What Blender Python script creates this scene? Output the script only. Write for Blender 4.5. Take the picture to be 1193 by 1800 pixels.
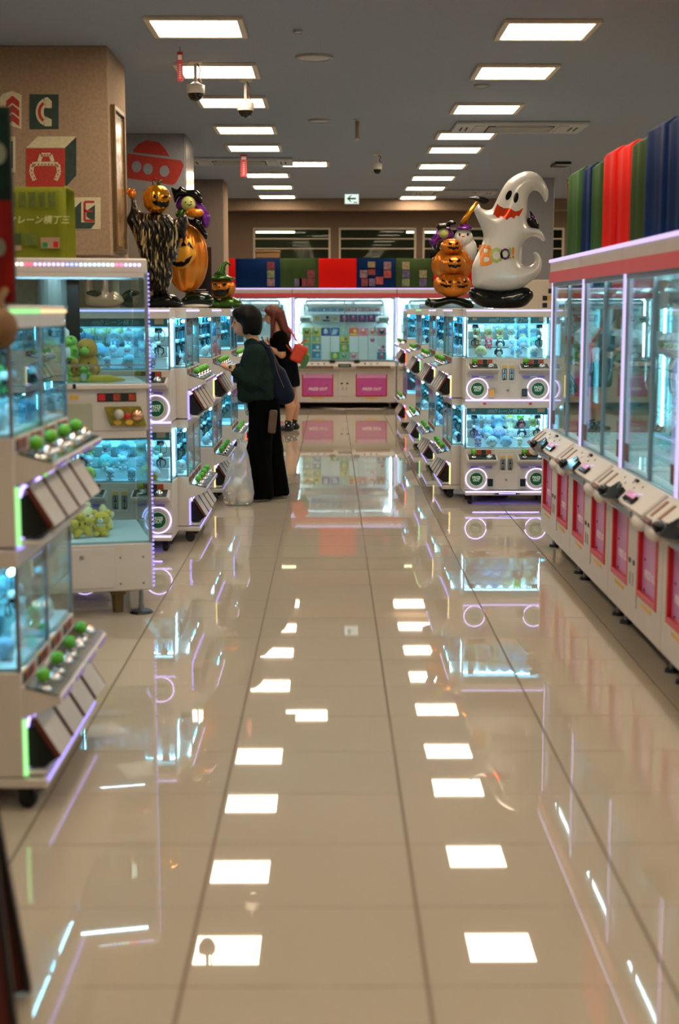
import bpy, bmesh, math, random
import numpy as np
from mathutils import Matrix, Vector, Euler

for o in list(bpy.data.objects): bpy.data.objects.remove(o)
SC = bpy.context.scene
COL = SC.collection
PI = math.pi
R = math.radians
random.seed(7)
EYE = 1.6                                   # camera height above the floor

# ------------------------------------------------------------------ camera
cd = bpy.data.cameras.new('camera'); cam = bpy.data.objects.new('camera', cd); COL.objects.link(cam)
cd.sensor_fit = 'VERTICAL'; cd.sensor_height = 36.0; cd.sensor_width = 24.0; cd.lens = 50.0
cam.location = (0, 0, EYE)
cam.rotation_euler = (R(90 - 8.082), 0, R(-0.329))
cd.clip_start = .05; cd.clip_end = 100
cd.dof.use_dof = True; cd.dof.focus_distance = 11.6; cd.dof.aperture_fstop = 2.0
SC.camera = cam
# ------------------------------------------------------------------ world, exposure
w = bpy.data.worlds.new('world'); SC.world = w; w.use_nodes = True
w.node_tree.nodes['Background'].inputs[0].default_value = (.05, .05, .06, 1)
w.node_tree.nodes['Background'].inputs[1].default_value = .3
SC.view_settings.view_transform = 'Standard'; SC.view_settings.look = 'None'
SC.view_settings.gamma = 1; SC.view_settings.use_curve_mapping = False
SC.view_settings.exposure = 0.0
LIGHT_CEILING = 21.0                          # ceiling panels
LIGHT_TUBE = 46.0                             # cold tubes inside the machines
LIGHT_STRIP = 1.9                            # coloured LED strips
cy = SC.cycles
cy.max_bounces = 10; cy.diffuse_bounces = 3; cy.glossy_bounces = 5; cy.transmission_bounces = 6
cy.transparent_max_bounces = 40; cy.sample_clamp_indirect = 6; cy.caustics_reflective = False; cy.caustics_refractive = False
cy.use_denoising = True

# ------------------------------------------------------------------ materials
def lin(c):
    if isinstance(c, str):
        c = [int(c[i:i + 2], 16) / 255 for i in (1, 3, 5)]
    return tuple((x / 12.92 if x <= .04045 else ((x + .055) / 1.055) ** 2.4) for x in c[:3])
_M = {}
def mat(name, color='#ffffff', rough=.5, metal=0., noise=0., nscale=30., bump=0., bscale=80., ior=1.45, trans=0., alpha=1., sheen=0., coat=0., sss=0.):
    if name in _M: return _M[name]
    m = bpy.data.materials.new(name); m.use_nodes = True; _M[name] = m
    nt = m.node_tree; b = nt.nodes['Principled BSDF']
    c = lin(color)
    b.inputs['Base Color'].default_value = (*c, 1)
    b.inputs['Roughness'].default_value = rough; b.inputs['Metallic'].default_value = metal; b.inputs['IOR'].default_value = ior
    if trans: b.inputs['Transmission Weight'].default_value = trans
    if alpha < 1: b.inputs['Alpha'].default_value = alpha
    if sheen: b.inputs['Sheen Weight'].default_value = sheen
    if coat: b.inputs['Coat Weight'].default_value = coat
    if noise or bump:
        tc = nt.nodes.new('ShaderNodeTexCoord')
    if noise:
        n = nt.nodes.new('ShaderNodeTexNoise'); n.inputs['Scale'].default_value = nscale; n.inputs['Detail'].default_value = 4
        r = nt.nodes.new('ShaderNodeValToRGB')
        lo = [x * (1 - noise) for x in c]; hi = [min(1, x * (1 + noise)) for x in c]
        r.color_ramp.elements[0].position = .3; r.color_ramp.elements[1].position = .7
        r.color_ramp.elements[0].color = (*lo, 1); r.color_ramp.elements[1].color = (*hi, 1)
        nt.links.new(tc.outputs['Object'], n.inputs['Vector']); nt.links.new(n.outputs['Fac'], r.inputs['Fac'])
        nt.links.new(r.outputs['Color'], b.inputs['Base Color'])
    if bump:
        n2 = nt.nodes.new('ShaderNodeTexNoise'); n2.inputs['Scale'].default_value = bscale; n2.inputs['Detail'].default_value = 3
        bp = nt.nodes.new('ShaderNodeBump'); bp.inputs['Strength'].default_value = bump; bp.inputs['Distance'].default_value = .01
        nt.links.new(tc.outputs['Object'], n2.inputs['Vector']); nt.links.new(n2.outputs['Fac'], bp.inputs['Height'])
        nt.links.new(bp.outputs['Normal'], b.inputs['Normal'])
    return m
def emit(name, color, strength):
    if name in _M: return _M[name]
    m = bpy.data.materials.new(name); m.use_nodes = True; _M[name] = m
    nt = m.node_tree; nt.nodes.clear()
    e = nt.nodes.new('ShaderNodeEmission'); o = nt.nodes.new('ShaderNodeOutputMaterial')
    e.inputs[0].default_value = (*lin(color), 1); e.inputs[1].default_value = strength
    nt.links.new(e.outputs[0], o.inputs[0])
    return m
def glass(name, tint, gloss_boost=1.0, rough=.0):
    if name in _M: return _M[name]
    m = bpy.data.materials.new(name); m.use_nodes = True; _M[name] = m
    nt = m.node_tree; nt.nodes.clear()
    o = nt.nodes.new('ShaderNodeOutputMaterial'); mx = nt.nodes.new('ShaderNodeMixShader')
    t = nt.nodes.new('ShaderNodeBsdfTransparent'); g = nt.nodes.new('ShaderNodeBsdfGlossy')
    f = nt.nodes.new('ShaderNodeFresnel'); f.inputs[0].default_value = 1.45
    mu = nt.nodes.new('ShaderNodeMath'); mu.operation = 'MULTIPLY'; mu.inputs[1].default_value = gloss_boost; mu.use_clamp = True
    t.inputs[0].default_value = (*lin(tint), 1); g.inputs['Color'].default_value = (1, 1, 1, 1); g.inputs['Roughness'].default_value = rough
    nt.links.new(f.outputs[0], mu.inputs[0]); nt.links.new(mu.outputs[0], mx.inputs[0])
    nt.links.new(t.outputs[0], mx.inputs[1]); nt.links.new(g.outputs[0], mx.inputs[2]); nt.links.new(mx.outputs[0], o.inputs[0])
    return m
def film(name, color, opacity, rough=.6):
    """thin translucent plastic sheet: part see-through, part coloured scatter"""
    if name in _M: return _M[name]
    m = bpy.data.materials.new(name); m.use_nodes = True; _M[name] = m
    nt = m.node_tree; b = nt.nodes['Principled BSDF']; o = nt.nodes['Material Output']
    c = lin(color)
    b.inputs['Base Color'].default_value = (*c, 1); b.inputs['Roughness'].default_value = rough; b.inputs['IOR'].default_value = 1.12
    t = nt.nodes.new('ShaderNodeBsdfTransparent'); t.inputs[0].default_value = (*[.3 + .7 * x for x in c], 1)
    tl = nt.nodes.new('ShaderNodeBsdfTranslucent'); tl.inputs[0].default_value = (*c, 1)
    m1 = nt.nodes.new('ShaderNodeMixShader'); m1.inputs[0].default_value = .2
    m2 = nt.nodes.new('ShaderNodeMixShader'); m2.inputs[0].default_value = opacity
    nt.links.new(b.outputs[0], m1.inputs[1]); nt.links.new(tl.outputs[0], m1.inputs[2])
    nt.links.new(t.outputs[0], m2.inputs[1]); nt.links.new(m1.outputs[0], m2.inputs[2]); nt.links.new(m2.outputs[0], o.inputs[0])
    return m

WHITE = mat('machine_white', '#cac3ba', .4, noise=.03, nscale=9)
WHITE2 = mat('platform_white', '#eef1f2', .5)
BLACKP = mat('black_plastic', '#0c0c0d', .35)
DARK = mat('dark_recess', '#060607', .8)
RUBBER = mat('caster_rubber', '#111112', .6)
CHROME = mat('chrome', '#d8dadc', .14, 1.0)
STEEL = mat('steel_grey', '#8f959a', .35, .8)
GLASS = glass('machine_glass', '#e6f5f8', .55)
GLASSB = glass('big_machine_glass', '#ecf7f8', .6)
TUBE = emit('tube_cyan', '#a6e6ff', LIGHT_TUBE)
TUBEW = emit('tube_cool_white', '#d8f4ff', LIGHT_TUBE * .9)
LILAC = emit('strip_lilac', '#cdbcff', LIGHT_STRIP)
VIOLET = emit('strip_violet', '#a99bff', LIGHT_STRIP * .9)
PINKW = emit('strip_pink_white', '#e2ccff', LIGHT_STRIP * .62)
STRIPS = {'violet': VIOLET, 'lilac': LILAC, 'yellow': emit('strip_yellow', '#ffe696', LIGHT_STRIP * .8), 'green': emit('strip_green', '#a8ff9c', LIGHT_STRIP * .7),
          'orange': emit('strip_orange', '#ff6a3c', LIGHT_STRIP), 'peach': emit('strip_peach', '#ffd9a0', LIGHT_STRIP * .8), 'blue': emit('strip_blue', '#8aa6ff', LIGHT_STRIP)}
GREENBALL = mat('joystick_green', '#5fae2c', .25)
PANELG = mat('ledge_dark_green', '#1d2c22', .12, noise=.5, nscale=60)
COPPER = mat('button_copper', '#e8b08c', .2, .9)
PRIZEG = mat('prize_disc_green', '#0d5a3c', .4)
MINT = mat('prize_text_mint', '#d5f5e4', .4)
SIGNT = mat('sign_teal', '#4f8a92', .35)
SIGNW = mat('sign_white_letters', '#eef6f6', .4)
LABELO = mat('label_orange_brown', '#a8421c', .45, noise=.35, nscale=90)
LABELD = mat('label_dark', '#1c1f1d', .4)
LABELY = mat('label_yellow', '#d8a93c', .45)
LABELP = mat('label_purple', '#8f7ad6', .4, noise=.2, nscale=120)
RED = mat('machine_red', '#c8202a', .35)
REDH = mat('header_red', '#d24a55', .4)
PINKD = mat('door_pink', '#c4509f', .3, coat=.2)
PINKR = mat('door_pink_pale', '#bf84b6', .3)
PINKL = mat('door_pink_light', '#e59ad0', .25)
ORANGEB = mat('reader_amber', '#e8b060', .35)
SCREEN = mat('reader_screen', '#1b2a33', .1)

# ------------------------------------------------------------------ mesh helpers
class MB:
    def __init__(s): s.v = []; s.f = []; s.m = []; s.mats = []
    def mi(s, m):
        if m not in s.mats: s.mats.append(m)
        return s.mats.index(m)
    def add(s, verts, faces, m):
        k = len(s.v); s.v.extend([tuple(p) for p in verts]); i = s.mi(m)
        for f in faces: s.f.append(tuple(a + k for a in f)); s.m.append(i)
        return s
    def box(s, x0, x1, y0, y1, z0, z1, m, c=0.):
        if c <= 0:
            V = [(x, y, z) for x in (x0, x1) for y in (y0, y1) for z in (z0, z1)]
            return s.add(V, [(0, 1, 3, 2), (4, 6, 7, 5), (0, 4, 5, 1), (2, 3, 7, 6), (0, 2, 6, 4), (1, 5, 7, 3)], m)
        V = []; idx = {}
        lo = (x0, y0, z0); hi = (x1, y1, z1)
        for sx in (0, 1):
            for sy in (0, 1):
                for sz in (0, 1):
                    S = (sx, sy, sz); base = [hi[a] if S[a] else lo[a] for a in range(3)]
                    for a in range(3):
                        p = list(base)
                        for b in range(3):
                            if b != a: p[b] += -c if S[b] else c
                        idx[(S, a)] = len(V); V.append(p)
        F = []
        for a in range(3):
            b, d = [(1, 2), (2, 0), (0, 1)][a]
            for sa in (0, 1):
                q = []
                for (sb, sd) in ((0, 0), (1, 0), (1, 1), (0, 1)):
                    S = [0, 0, 0]; S[a] = sa; S[b] = sb; S[d] = sd; q.append(idx[(tuple(S), a)])
                F.append(q if sa else q[::-1])
        for a in range(3):
            b, d = [(1, 2), (2, 0), (0, 1)][a]
            for sb in (0, 1):
                for sd in (0, 1):
                    S0 = [0, 0, 0]; S1 = [0, 0, 0]; S1[a] = 1
                    for S in (S0, S1): S[b] = sb; S[d] = sd
                    S0 = tuple(S0); S1 = tuple(S1)
                    q = [idx[(S0, b)], idx[(S1, b)], idx[(S1, d)], idx[(S0, d)]]
                    F.append(q if sb == sd else q[::-1])
        for sx in (0, 1):
            for sy in (0, 1):
                for sz in (0, 1):
                    S = (sx, sy, sz); q = [idx[(S, 0)], idx[(S, 1)], idx[(S, 2)]]
                    F.append(q if (sx + sy + sz) % 2 else q[::-1])
        return s.add(V, F, m)
    def cyl(s, p0, p1, r0, r1, m, n=12, cap=True):
        p0 = Vector(p0); p1 = Vector(p1); d = (p1 - p0).normalized()
        a = Vector((1, 0, 0)) if abs(d.x) < .9 else Vector((0, 1, 0))
        u = d.cross(a).normalized(); t = d.cross(u)
        V = []
        for p, r in ((p0, r0), (p1, r1)):
            for k in range(n):
                g = 2 * PI * k / n; V.append(p + u * (r * math.cos(g)) + t * (r * math.sin(g)))
        F = [(k, (k + 1) % n, n + (k + 1) % n, n + k) for k in range(n)]
        if cap: F += [tuple(range(n))[::-1], tuple(range(n, 2 * n))]
        return s.add(V, F, m)
    def tube(s, pts, rad, m, n=8):
        pts = [Vector(p) for p in pts]
        if not hasattr(rad, '__len__'): rad = [rad] * len(pts)
        V = []; F = []
        u = None
        for i, p in enumerate(pts):
            d = (pts[min(i + 1, len(pts) - 1)] - pts[max(i - 1, 0)]).normalized()
            if u is None:
                a = Vector((0, 0, 1)) if abs(d.z) < .9 else Vector((1, 0, 0)); u = d.cross(a).normalized()
            u = (u - d * u.dot(d)).normalized(); t = d.cross(u)
            for k in range(n):
                g = 2 * PI * k / n; V.append(p + u * (rad[i] * math.cos(g)) + t * (rad[i] * math.sin(g)))
        for i in range(len(pts) - 1):
            for k in range(n):
                F.append((i * n + k, i * n + (k + 1) % n, (i + 1) * n + (k + 1) % n, (i + 1) * n + k))
        F += [tuple(range(n))[::-1], tuple(range((len(pts) - 1) * n, len(pts) * n))]
        return s.add(V, F, m)
    def ell(s, c, r, m, nu=14, nv=9, rib=None, rot=None):
        if not hasattr(r, '__len__'): r = (r, r, r)
        V = []; F = []
        for j in range(nv + 1):
            ph = -PI / 2 + PI * j / nv
            for i in range(nu):
                th = 2 * PI * i / nu
                k = 1.
                if rib: k = 1 - rib[1] * (1 - abs(math.cos(th * rib[0] / 2))) ** 2 * math.cos(ph)
                p = Vector((r[0] * k * math.cos(ph) * math.cos(th), r[1] * k * math.cos(ph) * math.sin(th), r[2] * math.sin(ph)))
                if rot: p = rot @ p
                V.append(Vector(c) + p)
        for j in range(nv):
            for i in range(nu):
                F.append((j * nu + i, j * nu + (i + 1) % nu, (j + 1) * nu + (i + 1) % nu, (j + 1) * nu + i))
        return s.add(V, F, m)
    def lathe(s, prof, m, c=(0, 0, 0), n=20, axis='z'):
        V = []; F = []
        for (r, z) in prof:
            for k in range(n):
                g = 2 * PI * k / n; x, y = r * math.cos(g), r * math.sin(g)
                p = (x, y, z) if axis == 'z' else (x, -z, y)
                V.append((p[0] + c[0], p[1] + c[1], p[2] + c[2]))
        for j in range(len(prof) - 1):
            for k in range(n):
                F.append((j * n + k, j * n + (k + 1) % n, (j + 1) * n + (k + 1) % n, (j + 1) * n + k))
        return s.add(V, F, m)
    def prism(s, poly, y0, y1, m, plane='xz'):
        """polygon extruded along the third axis; poly counter-clockwise seen from the front (-y)"""
        n = len(poly)
        if plane == 'xz': V = [(a, y0, b) for a, b in poly] + [(a, y1, b) for a, b in poly]
        elif plane == 'yz': V = [(y0, a, b) for a, b in poly] + [(y1, a, b) for a, b in poly]
        else: V = [(a, b, y0) for a, b in poly] + [(a, b, y1) for a, b in poly]
        F = [tuple(range(n)), tuple(range(n, 2 * n))[::-1]] + [(k, n + k, n + (k + 1) % n, (k + 1) % n) for k in range(n)]
        return s.add(V, F, m)
    def xf(s, M, start=0):
        for i in range(start, len(s.v)): s.v[i] = tuple(M @ Vector(s.v[i]))
        return s
    def mesh(s, name, smooth=False):
        me = bpy.data.meshes.new(name); me.from_pydata(s.v, [], s.f)
        for m in s.mats: me.materials.append(m)
        me.polygons.foreach_set('material_index', s.m)
        if smooth: me.polygons.foreach_set('use_smooth', [True] * len(s.f))
        me.update(); return me
    def build(s, name, parent=None, smooth=False, loc=None, rot=None):
        return link(name, s.mesh(name, smooth), parent, loc, rot)
def link(name, me, parent=None, loc=None, rot=None):
    o = bpy.data.objects.new(name, me); COL.objects.link(o)
    if parent: o.parent = parent
    if loc: o.location = loc
    if rot: o.rotation_euler = rot
    return o
def tag(o, label=None, cat=None, group=None, kind=None):
    if label: o['label'] = label
    if cat: o['category'] = cat
    if group: o['group'] = group
    if kind: o['kind'] = kind
    return o
def empty(name, loc=(0, 0, 0), rz=0., label=None, cat=None, group=None):
    o = bpy.data.objects.new(name, None); COL.objects.link(o); o.empty_display_size = .1
    o.location = loc; o.rotation_euler = (0, 0, rz)
    return tag(o, label, cat, group)
def copy_tree(o, kids, parent=None):
    c = o.copy(); COL.objects.link(c)
    if parent: c.parent = parent
    for ch in kids.get(o.name, ()): copy_tree(ch, kids, c)
    return c
def kid_map(root):
    k = {}
    for o in COL.objects:
        if o.parent: k.setdefault(o.parent.name, []).append(o)
    return k
def smooth_by_angle(o, a=40):
    me = o.data; me.polygons.foreach_set('use_smooth', [True] * len(me.polygons))
    try: me.set_sharp_from_angle(angle=R(a))
    except Exception: pass
    return o
def B(name, parent, m, x0, x1, y0, y1, z0, z1, c=.004):
    return MB().box(x0, x1, y0, y1, z0, z1, m, c).build(name, parent)

def tubes(parent, m, spec):
    for p0, p1, r in spec: MB().cyl(p0, p1, r, r, m, 8, False).build('light_tube', parent)
_T = {}
def text_mesh(body, size, m, extrude=.0008, bold=0., shear=0., space=1.):
    key = (body, size, m.name, extrude, bold, shear, space)
    if key in _T: return _T[key]
    c = bpy.data.curves.new('lettering', 'FONT'); c.body = body; c.size = size; c.extrude = extrude; c.offset = bold; c.shear = shear
    c.align_x = 'CENTER'; c.align_y = 'CENTER'; c.resolution_u = 2; c.space_character = space; c.space_line = .85
    o = bpy.data.objects.new('lettering', c); COL.objects.link(o)
    dg = bpy.context.evaluated_depsgraph_get(); dg.update()
    me = bpy.data.meshes.new_from_object(o.evaluated_get(dg)); me.materials.clear(); me.materials.append(m)
    bpy.data.objects.remove(o); bpy.data.curves.remove(c)
    _T[key] = me; return me
def lettering(name, parent, body, size, m, loc, rot=(PI / 2, 0, 0), **k):
    return link(name, text_mesh(body, size, m, **k), parent, loc, rot)

# implicit surfaces: smooth unions polygonised by surface nets
def snet(f, lo, hi, h):
    lo = np.array(lo, float); hi = np.array(hi, float)
    n = np.ceil((hi - lo) / h).astype(int) + 1
    ax = [lo[i] + h * np.arange(n[i]) for i in range(3)]
    X, Y, Z = np.meshgrid(*ax, indexing='ij')
    v = f(X, Y, Z); ins = v < 0
    P = np.stack([X, Y, Z], -1)
    cs = (n[0] - 1, n[1] - 1, n[2] - 1)
    def corner(a, d): return a[d[0]:d[0] + cs[0], d[1]:d[1] + cs[1], d[2]:d[2] + cs[2]]
    corners = [(i, j, k) for i in (0, 1) for j in (0, 1) for k in (0, 1)]
    acc = np.zeros(cs + (3,)); cnt = np.zeros(cs)
    for a in corners:
        for d in range(3):
            if a[d]: continue
            b = list(a); b[d] = 1
            va = corner(v, a); vb = corner(v, b); cr = (va < 0) != (vb < 0)
            t = np.where(cr, va / np.where(cr, va - vb, 1), 0)
            acc += np.where(cr[..., None], corner(P, a) + t[..., None] * (corner(P, b) - corner(P, a)), 0); cnt += cr
    on = cnt > 0; ids = -np.ones(cs, int); ids[on] = np.arange(on.sum())
    V = acc[on] / cnt[on][:, None]
    F = []
    for d in range(3):
        a, b = [(1, 2), (2, 0), (0, 1)][d]
        sl0 = [slice(None)] * 3; sl1 = [slice(None)] * 3; sl0[d] = slice(0, -1); sl1[d] = slice(1, None)
        i0 = ins[tuple(sl0)]; i1 = ins[tuple(sl1)]
        idx = np.argwhere(i0 != i1)
        idx = idx[(idx[:, a] > 0) & (idx[:, b] > 0) & (idx[:, a] < cs[a]) & (idx[:, b] < cs[b])]
        if not len(idx): continue
        def cell(da, db):
            q = idx.copy(); q[:, a] -= da; q[:, b] -= db; return ids[q[:, 0], q[:, 1], q[:, 2]]
        Q = np.stack([cell(1, 1), cell(0, 1), cell(0, 0), cell(1, 0)], 1)
        fl = i0[tuple(idx.T)]
        Q[~fl] = Q[~fl][:, ::-1]
        F.append(Q)
    F = np.concatenate(F)
    return V, F[(F >= 0).all(1)]
def smin(a, b, k):
    h = np.clip(.5 + .5 * (b - a) / k, 0, 1); return b + (a - b) * h - k * h * (1 - h)
def s_cap(X, Y, Z, a, b, r0, r1):
    a = np.array(a, float); b = np.array(b, float); d = b - a
    px, py, pz = X - a[0], Y - a[1], Z - a[2]
    t = np.clip((px * d[0] + py * d[1] + pz * d[2]) / max(d @ d, 1e-9), 0, 1)
    return np.sqrt((px - t * d[0]) ** 2 + (py - t * d[1]) ** 2 + (pz - t * d[2]) ** 2) - (r0 + t * (r1 - r0))
def s_ell(X, Y, Z, c, r, rot=None):
    x, y, z = X - c[0], Y - c[1], Z - c[2]
    if rot is not None:
        M = np.array(Euler([R(q) for q in rot]).to_matrix().transposed())
        x, y, z = M[0, 0] * x + M[0, 1] * y + M[0, 2] * z, M[1, 0] * x + M[1, 1] * y + M[1, 2] * z, M[2, 0] * x + M[2, 1] * y + M[2, 2] * z
    k0 = np.sqrt((x / r[0]) ** 2 + (y / r[1]) ** 2 + (z / r[2]) ** 2)
    k1 = np.sqrt((x / r[0] ** 2) ** 2 + (y / r[1] ** 2) ** 2 + (z / r[2] ** 2) ** 2)
    return k0 * (k0 - 1) / np.maximum(k1, 1e-6)
def s_rbox(X, Y, Z, c, h, r, rot=None):
    x, y, z = X - c[0], Y - c[1], Z - c[2]
    if rot is not None:
        M = np.array(Euler([R(q) for q in rot]).to_matrix().transposed())
        x, y, z = M[0, 0] * x + M[0, 1] * y + M[0, 2] * z, M[1, 0] * x + M[1, 1] * y + M[1, 2] * z, M[2, 0] * x + M[2, 1] * y + M[2, 2] * z
    qx, qy, qz = abs(x) - h[0] + r, abs(y) - h[1] + r, abs(z) - h[2] + r
    return np.sqrt(np.maximum(qx, 0) ** 2 + np.maximum(qy, 0) ** 2 + np.maximum(qz, 0) ** 2) + np.minimum(np.maximum(qx, np.maximum(qy, qz)), 0) - r
def implicit(name, parts, m, lo, hi, h, k=.03, parent=None, sub=(), post=None):
    """parts / sub: lists of (function, args...) joined smoothly / carved away"""
    def f(X, Y, Z):
        d = None
        for p in parts:
            e = p[0](X, Y, Z, *p[1:]); d = e if d is None else smin(d, e, k)
        for p in sub:
            e = p[0](X, Y, Z, *p[1:]); d = -smin(-d, e, k * .4)
        if post is not None: d = post(d, X, Y, Z)
        return d
    V, F = snet(f, lo, hi, h)
    me = bpy.data.meshes.new(name); me.from_pydata(V.tolist(), [], F.tolist()); me.materials.append(m)
    me.polygons.foreach_set('use_smooth', [True] * len(me.polygons)); me.update()
    return link(name, me, parent)
CAP, ELL, RBX = s_cap, s_ell, s_rbox

# foil balloons: an outline in the x-z plane blown up like a pillow
def in_poly(P, poly):
    x, y = P[:, 0], P[:, 1]; ins = np.zeros(len(P), bool); n = len(poly)
    for i in range(n):
        x0, y0 = poly[i]; x1, y1 = poly[(i + 1) % n]
        c = ((y0 > y) != (y1 > y)) & (x < (x1 - x0) * (y - y0) / ((y1 - y0) if y1 != y0 else 1e-9) + x0)
        ins ^= c
    return ins
def near_edge(P, poly):
    best = np.full(len(P), 1e9); Q = np.zeros((len(P), 2)); n = len(poly)
    for i in range(n):
        a = np.array(poly[i], float); b = np.array(poly[(i + 1) % n], float); d = b - a
        t = np.clip(((P - a) @ d) / max(d @ d, 1e-12), 0, 1); q = a + t[:, None] * d
        e = np.hypot(*(P - q).T); k = e < best; best[k] = e[k]; Q[k] = q[k]
    return best, Q
def curvy(pts, n=4):
    """closed Catmull-Rom through the points"""
    out = []; N = len(pts)
    for i in range(N):
        p0, p1, p2, p3 = [np.array(pts[(i + j) % N], float) for j in (-1, 0, 1, 2)]
        for k in range(n):
            t = k / n
            out.append(tuple(.5 * (2 * p1 + (p2 - p0) * t + (2 * p0 - 5 * p1 + 4 * p2 - p3) * t * t + (3 * p1 - p0 - 3 * p2 + p3) * t ** 3)))
    return out
def pillow_h(d, depth, Rr):
    u = np.clip(d / Rr, 0, 1); return depth * np.sqrt(np.maximum(u * (2 - u), 0))
def inflate(name, poly, depth, Rr, cell, m, parent=None, y=0., ripple=None):
    P = np.array(poly); lo = P.min(0) - cell; hi = P.max(0) + cell
    nx, nz = (np.ceil((hi - lo) / cell).astype(int) + 1)
    G = np.array([(lo[0] + i * cell, lo[1] + j * cell) for i in range(nx) for j in range(nz)])
    ins = in_poly(G, poly); d, q = near_edge(G, poly)
    use = set()
    quads = []
    I = ins.reshape(nx, nz)
    for i in range(nx - 1):
        for j in range(nz - 1):
            if I[i, j] or I[i + 1, j] or I[i + 1, j + 1] or I[i, j + 1]:
                quads.append((i * nz + j, (i + 1) * nz + j, (i + 1) * nz + j + 1, i * nz + j + 1))
    Gp = np.where(ins[:, None], G, q); h = np.where(ins, pillow_h(d, depth, Rr), 0)
    if ripple is not None: h = h * ripple(Gp[:, 0], Gp[:, 1], d)
    ids = sorted({a for f in quads for a in f}); mp = {a: k for k, a in enumerate(ids)}; n = len(ids)
    V = [(Gp[a, 0], y - h[a], Gp[a, 1]) for a in ids] + [(Gp[a, 0], y + h[a], Gp[a, 1]) for a in ids]
    F = [tuple(mp[a] for a in f) for f in quads] + [tuple(mp[a] + n for a in f[::-1]) for f in quads]
    b = MB(); b.add(V, F, m); o = b.build(name, parent, True)
    return o
def decal(name, poly, surf, m, parent, cell=.008, off=.003):
    """thin printed patch that follows a surface y = surf(x, z)"""
    P = np.array(poly); lo = P.min(0) - cell; hi = P.max(0) + cell
    nx, nz = (np.ceil((hi - lo) / cell).astype(int) + 1)
    G = np.array([(lo[0] + i * cell, lo[1] + j * cell) for i in range(nx) for j in range(nz)])
    ins = in_poly(G, poly); d, q = near_edge(G, poly); I = ins.reshape(nx, nz); quads = []
    for i in range(nx - 1):
        for j in range(nz - 1):
            if I[i, j] or I[i + 1, j] or I[i + 1, j + 1] or I[i, j + 1]:
                quads.append((i * nz + j, (i + 1) * nz + j, (i + 1) * nz + j + 1, i * nz + j + 1))
    Gp = np.where(ins[:, None], G, q)
    ys = surf(Gp[:, 0], Gp[:, 1]) - off
    ids = sorted({a for f in quads for a in f}); mp = {a: k for k, a in enumerate(ids)}
    b = MB(); b.add([(Gp[a, 0], ys[a], Gp[a, 1]) for a in ids], [tuple(mp[a] for a in f) for f in quads], m)
    return b.build(name, parent, True)
def ellipse(cx, cz, rx, rz, n=20, rot=0.):
    c, s = math.cos(rot), math.sin(rot)
    return [(cx + rx * math.cos(t) * c - rz * math.sin(t) * s, cz + rx * math.cos(t) * s + rz * math.sin(t) * c) for t in [2 * PI * k / n for k in range(n)]]
ORD = ['first', 'second', 'third', 'fourth', 'fifth', 'sixth', 'seventh', 'eighth', 'ninth', 'tenth', 'eleventh', 'twelfth']

# ================================================================== the room
H = 3.272
FLOORM = mat('floor_tile_polished', '#b3a794', .02, noise=.05, nscale=140, ior=1.7)
GROUT = mat('floor_grout', '#6a5b49', .7)
CEILM = mat('ceiling_board', '#98a3b2', .95, noise=.10, nscale=160)
WALLM = mat('wall_brown_cloth', '#8a7560', .9, noise=.12, nscale=70)
WALLC = mat('wall_cream', '#cfc4b2', .9, noise=.06, nscale=60)
FRAMEM = mat('window_frame_cream', '#d8ccb4', .5)
X0, X1, Y0, Y1 = -4.4, 4.6, -2.2, 24.7
fl = MB().box(X0, X1, Y0, Y1, -.08, -.004, GROUT).build('floor'); tag(fl, kind='structure')
# porcelain tiles 0.585 x 0.457: the aisle ones are single pieces, a hair out of level as laid
tme = MB().box(-.288, .288, -.2268, .2268, -.012, 0, FLOORM).mesh('tile')
tw, td = .585, .457
rt = MB()
colsx = [.2315 - .0025 + tw * (k - .5) for k in range(-8, 9)]
ny0, ny1 = -6, 54
yk = 3.206 - td / 2 - .002
for ci, x in enumerate(colsx):
    if x < X0 + .3 or x > X1 - .3: continue
    for j in range(ny0, ny1):
        y = yk + td * j
        if y < Y0 + .25 or y > Y1 - .25: continue
        if -.95 < x < 1.45 and 2.6 < y < 24:
            o = link('tile', tme, fl, (x, y, 0), (R(random.uniform(-.03, .03)), R(random.uniform(-.03, .03)), 0))
        else:
            rt.box(x - .288, x + .288, y - .2268, y + .2268, -.012, 0, FLOORM)
tag(rt.build('tile_field', fl), kind='stuff')
tag(MB().box(X0, X1, Y0, Y1, H, H + .1, CEILM).build('ceiling'), kind='structure')
tag(MB().box(X0 - .1, X0, Y0, Y1, 0, H, WALLM).build('wall_left'), kind='structure')
tag(MB().box(X1, X1 + .1, Y0, Y1, 0, H, WALLC).build('wall_right'), kind='structure')
tag(MB().box(X0, X1, Y0 - .1, Y0, 0, H, WALLC).build('wall_front'), kind='structure')
# back wall with window openings, brown bulkhead in front of it under the ceiling
YB = 24.6
def wx(u): return (u - 582) / 2500 * YB
wins = [(-2.95, -1.79), (wx(447), wx(581)), (wx(595), wx(729)), (wx(740), wx(872)), (wx(885), wx(985))]
WZ0, WZ1 = 2.12, 2.985
wb = MB(); xs = X0
for a, b in wins:
    wb.box(xs, a, YB, YB + .12, 0, H, WALLM); wb.box(a, b, YB, YB + .12, 0, WZ0, WALLM); wb.box(a, b, YB, YB + .12, WZ1, H, WALLM); xs = b
wb.box(xs, X1, YB, YB + .12, 0, H, WALLM)
tag(wb.build('wall_back'), kind='structure')
tag(MB().box(X0, X1, 21.95, 22.2, 3.10, H, WALLM).build('trim_1'), kind='structure')
DARKROOM = mat('dark_room', '#b0b2a4', .9)
WGLASS = glass('window_glass', '#c8d2c4', .3)
WTUBE = emit('window_room_tube', '#ffeccc', 14.0)
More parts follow.
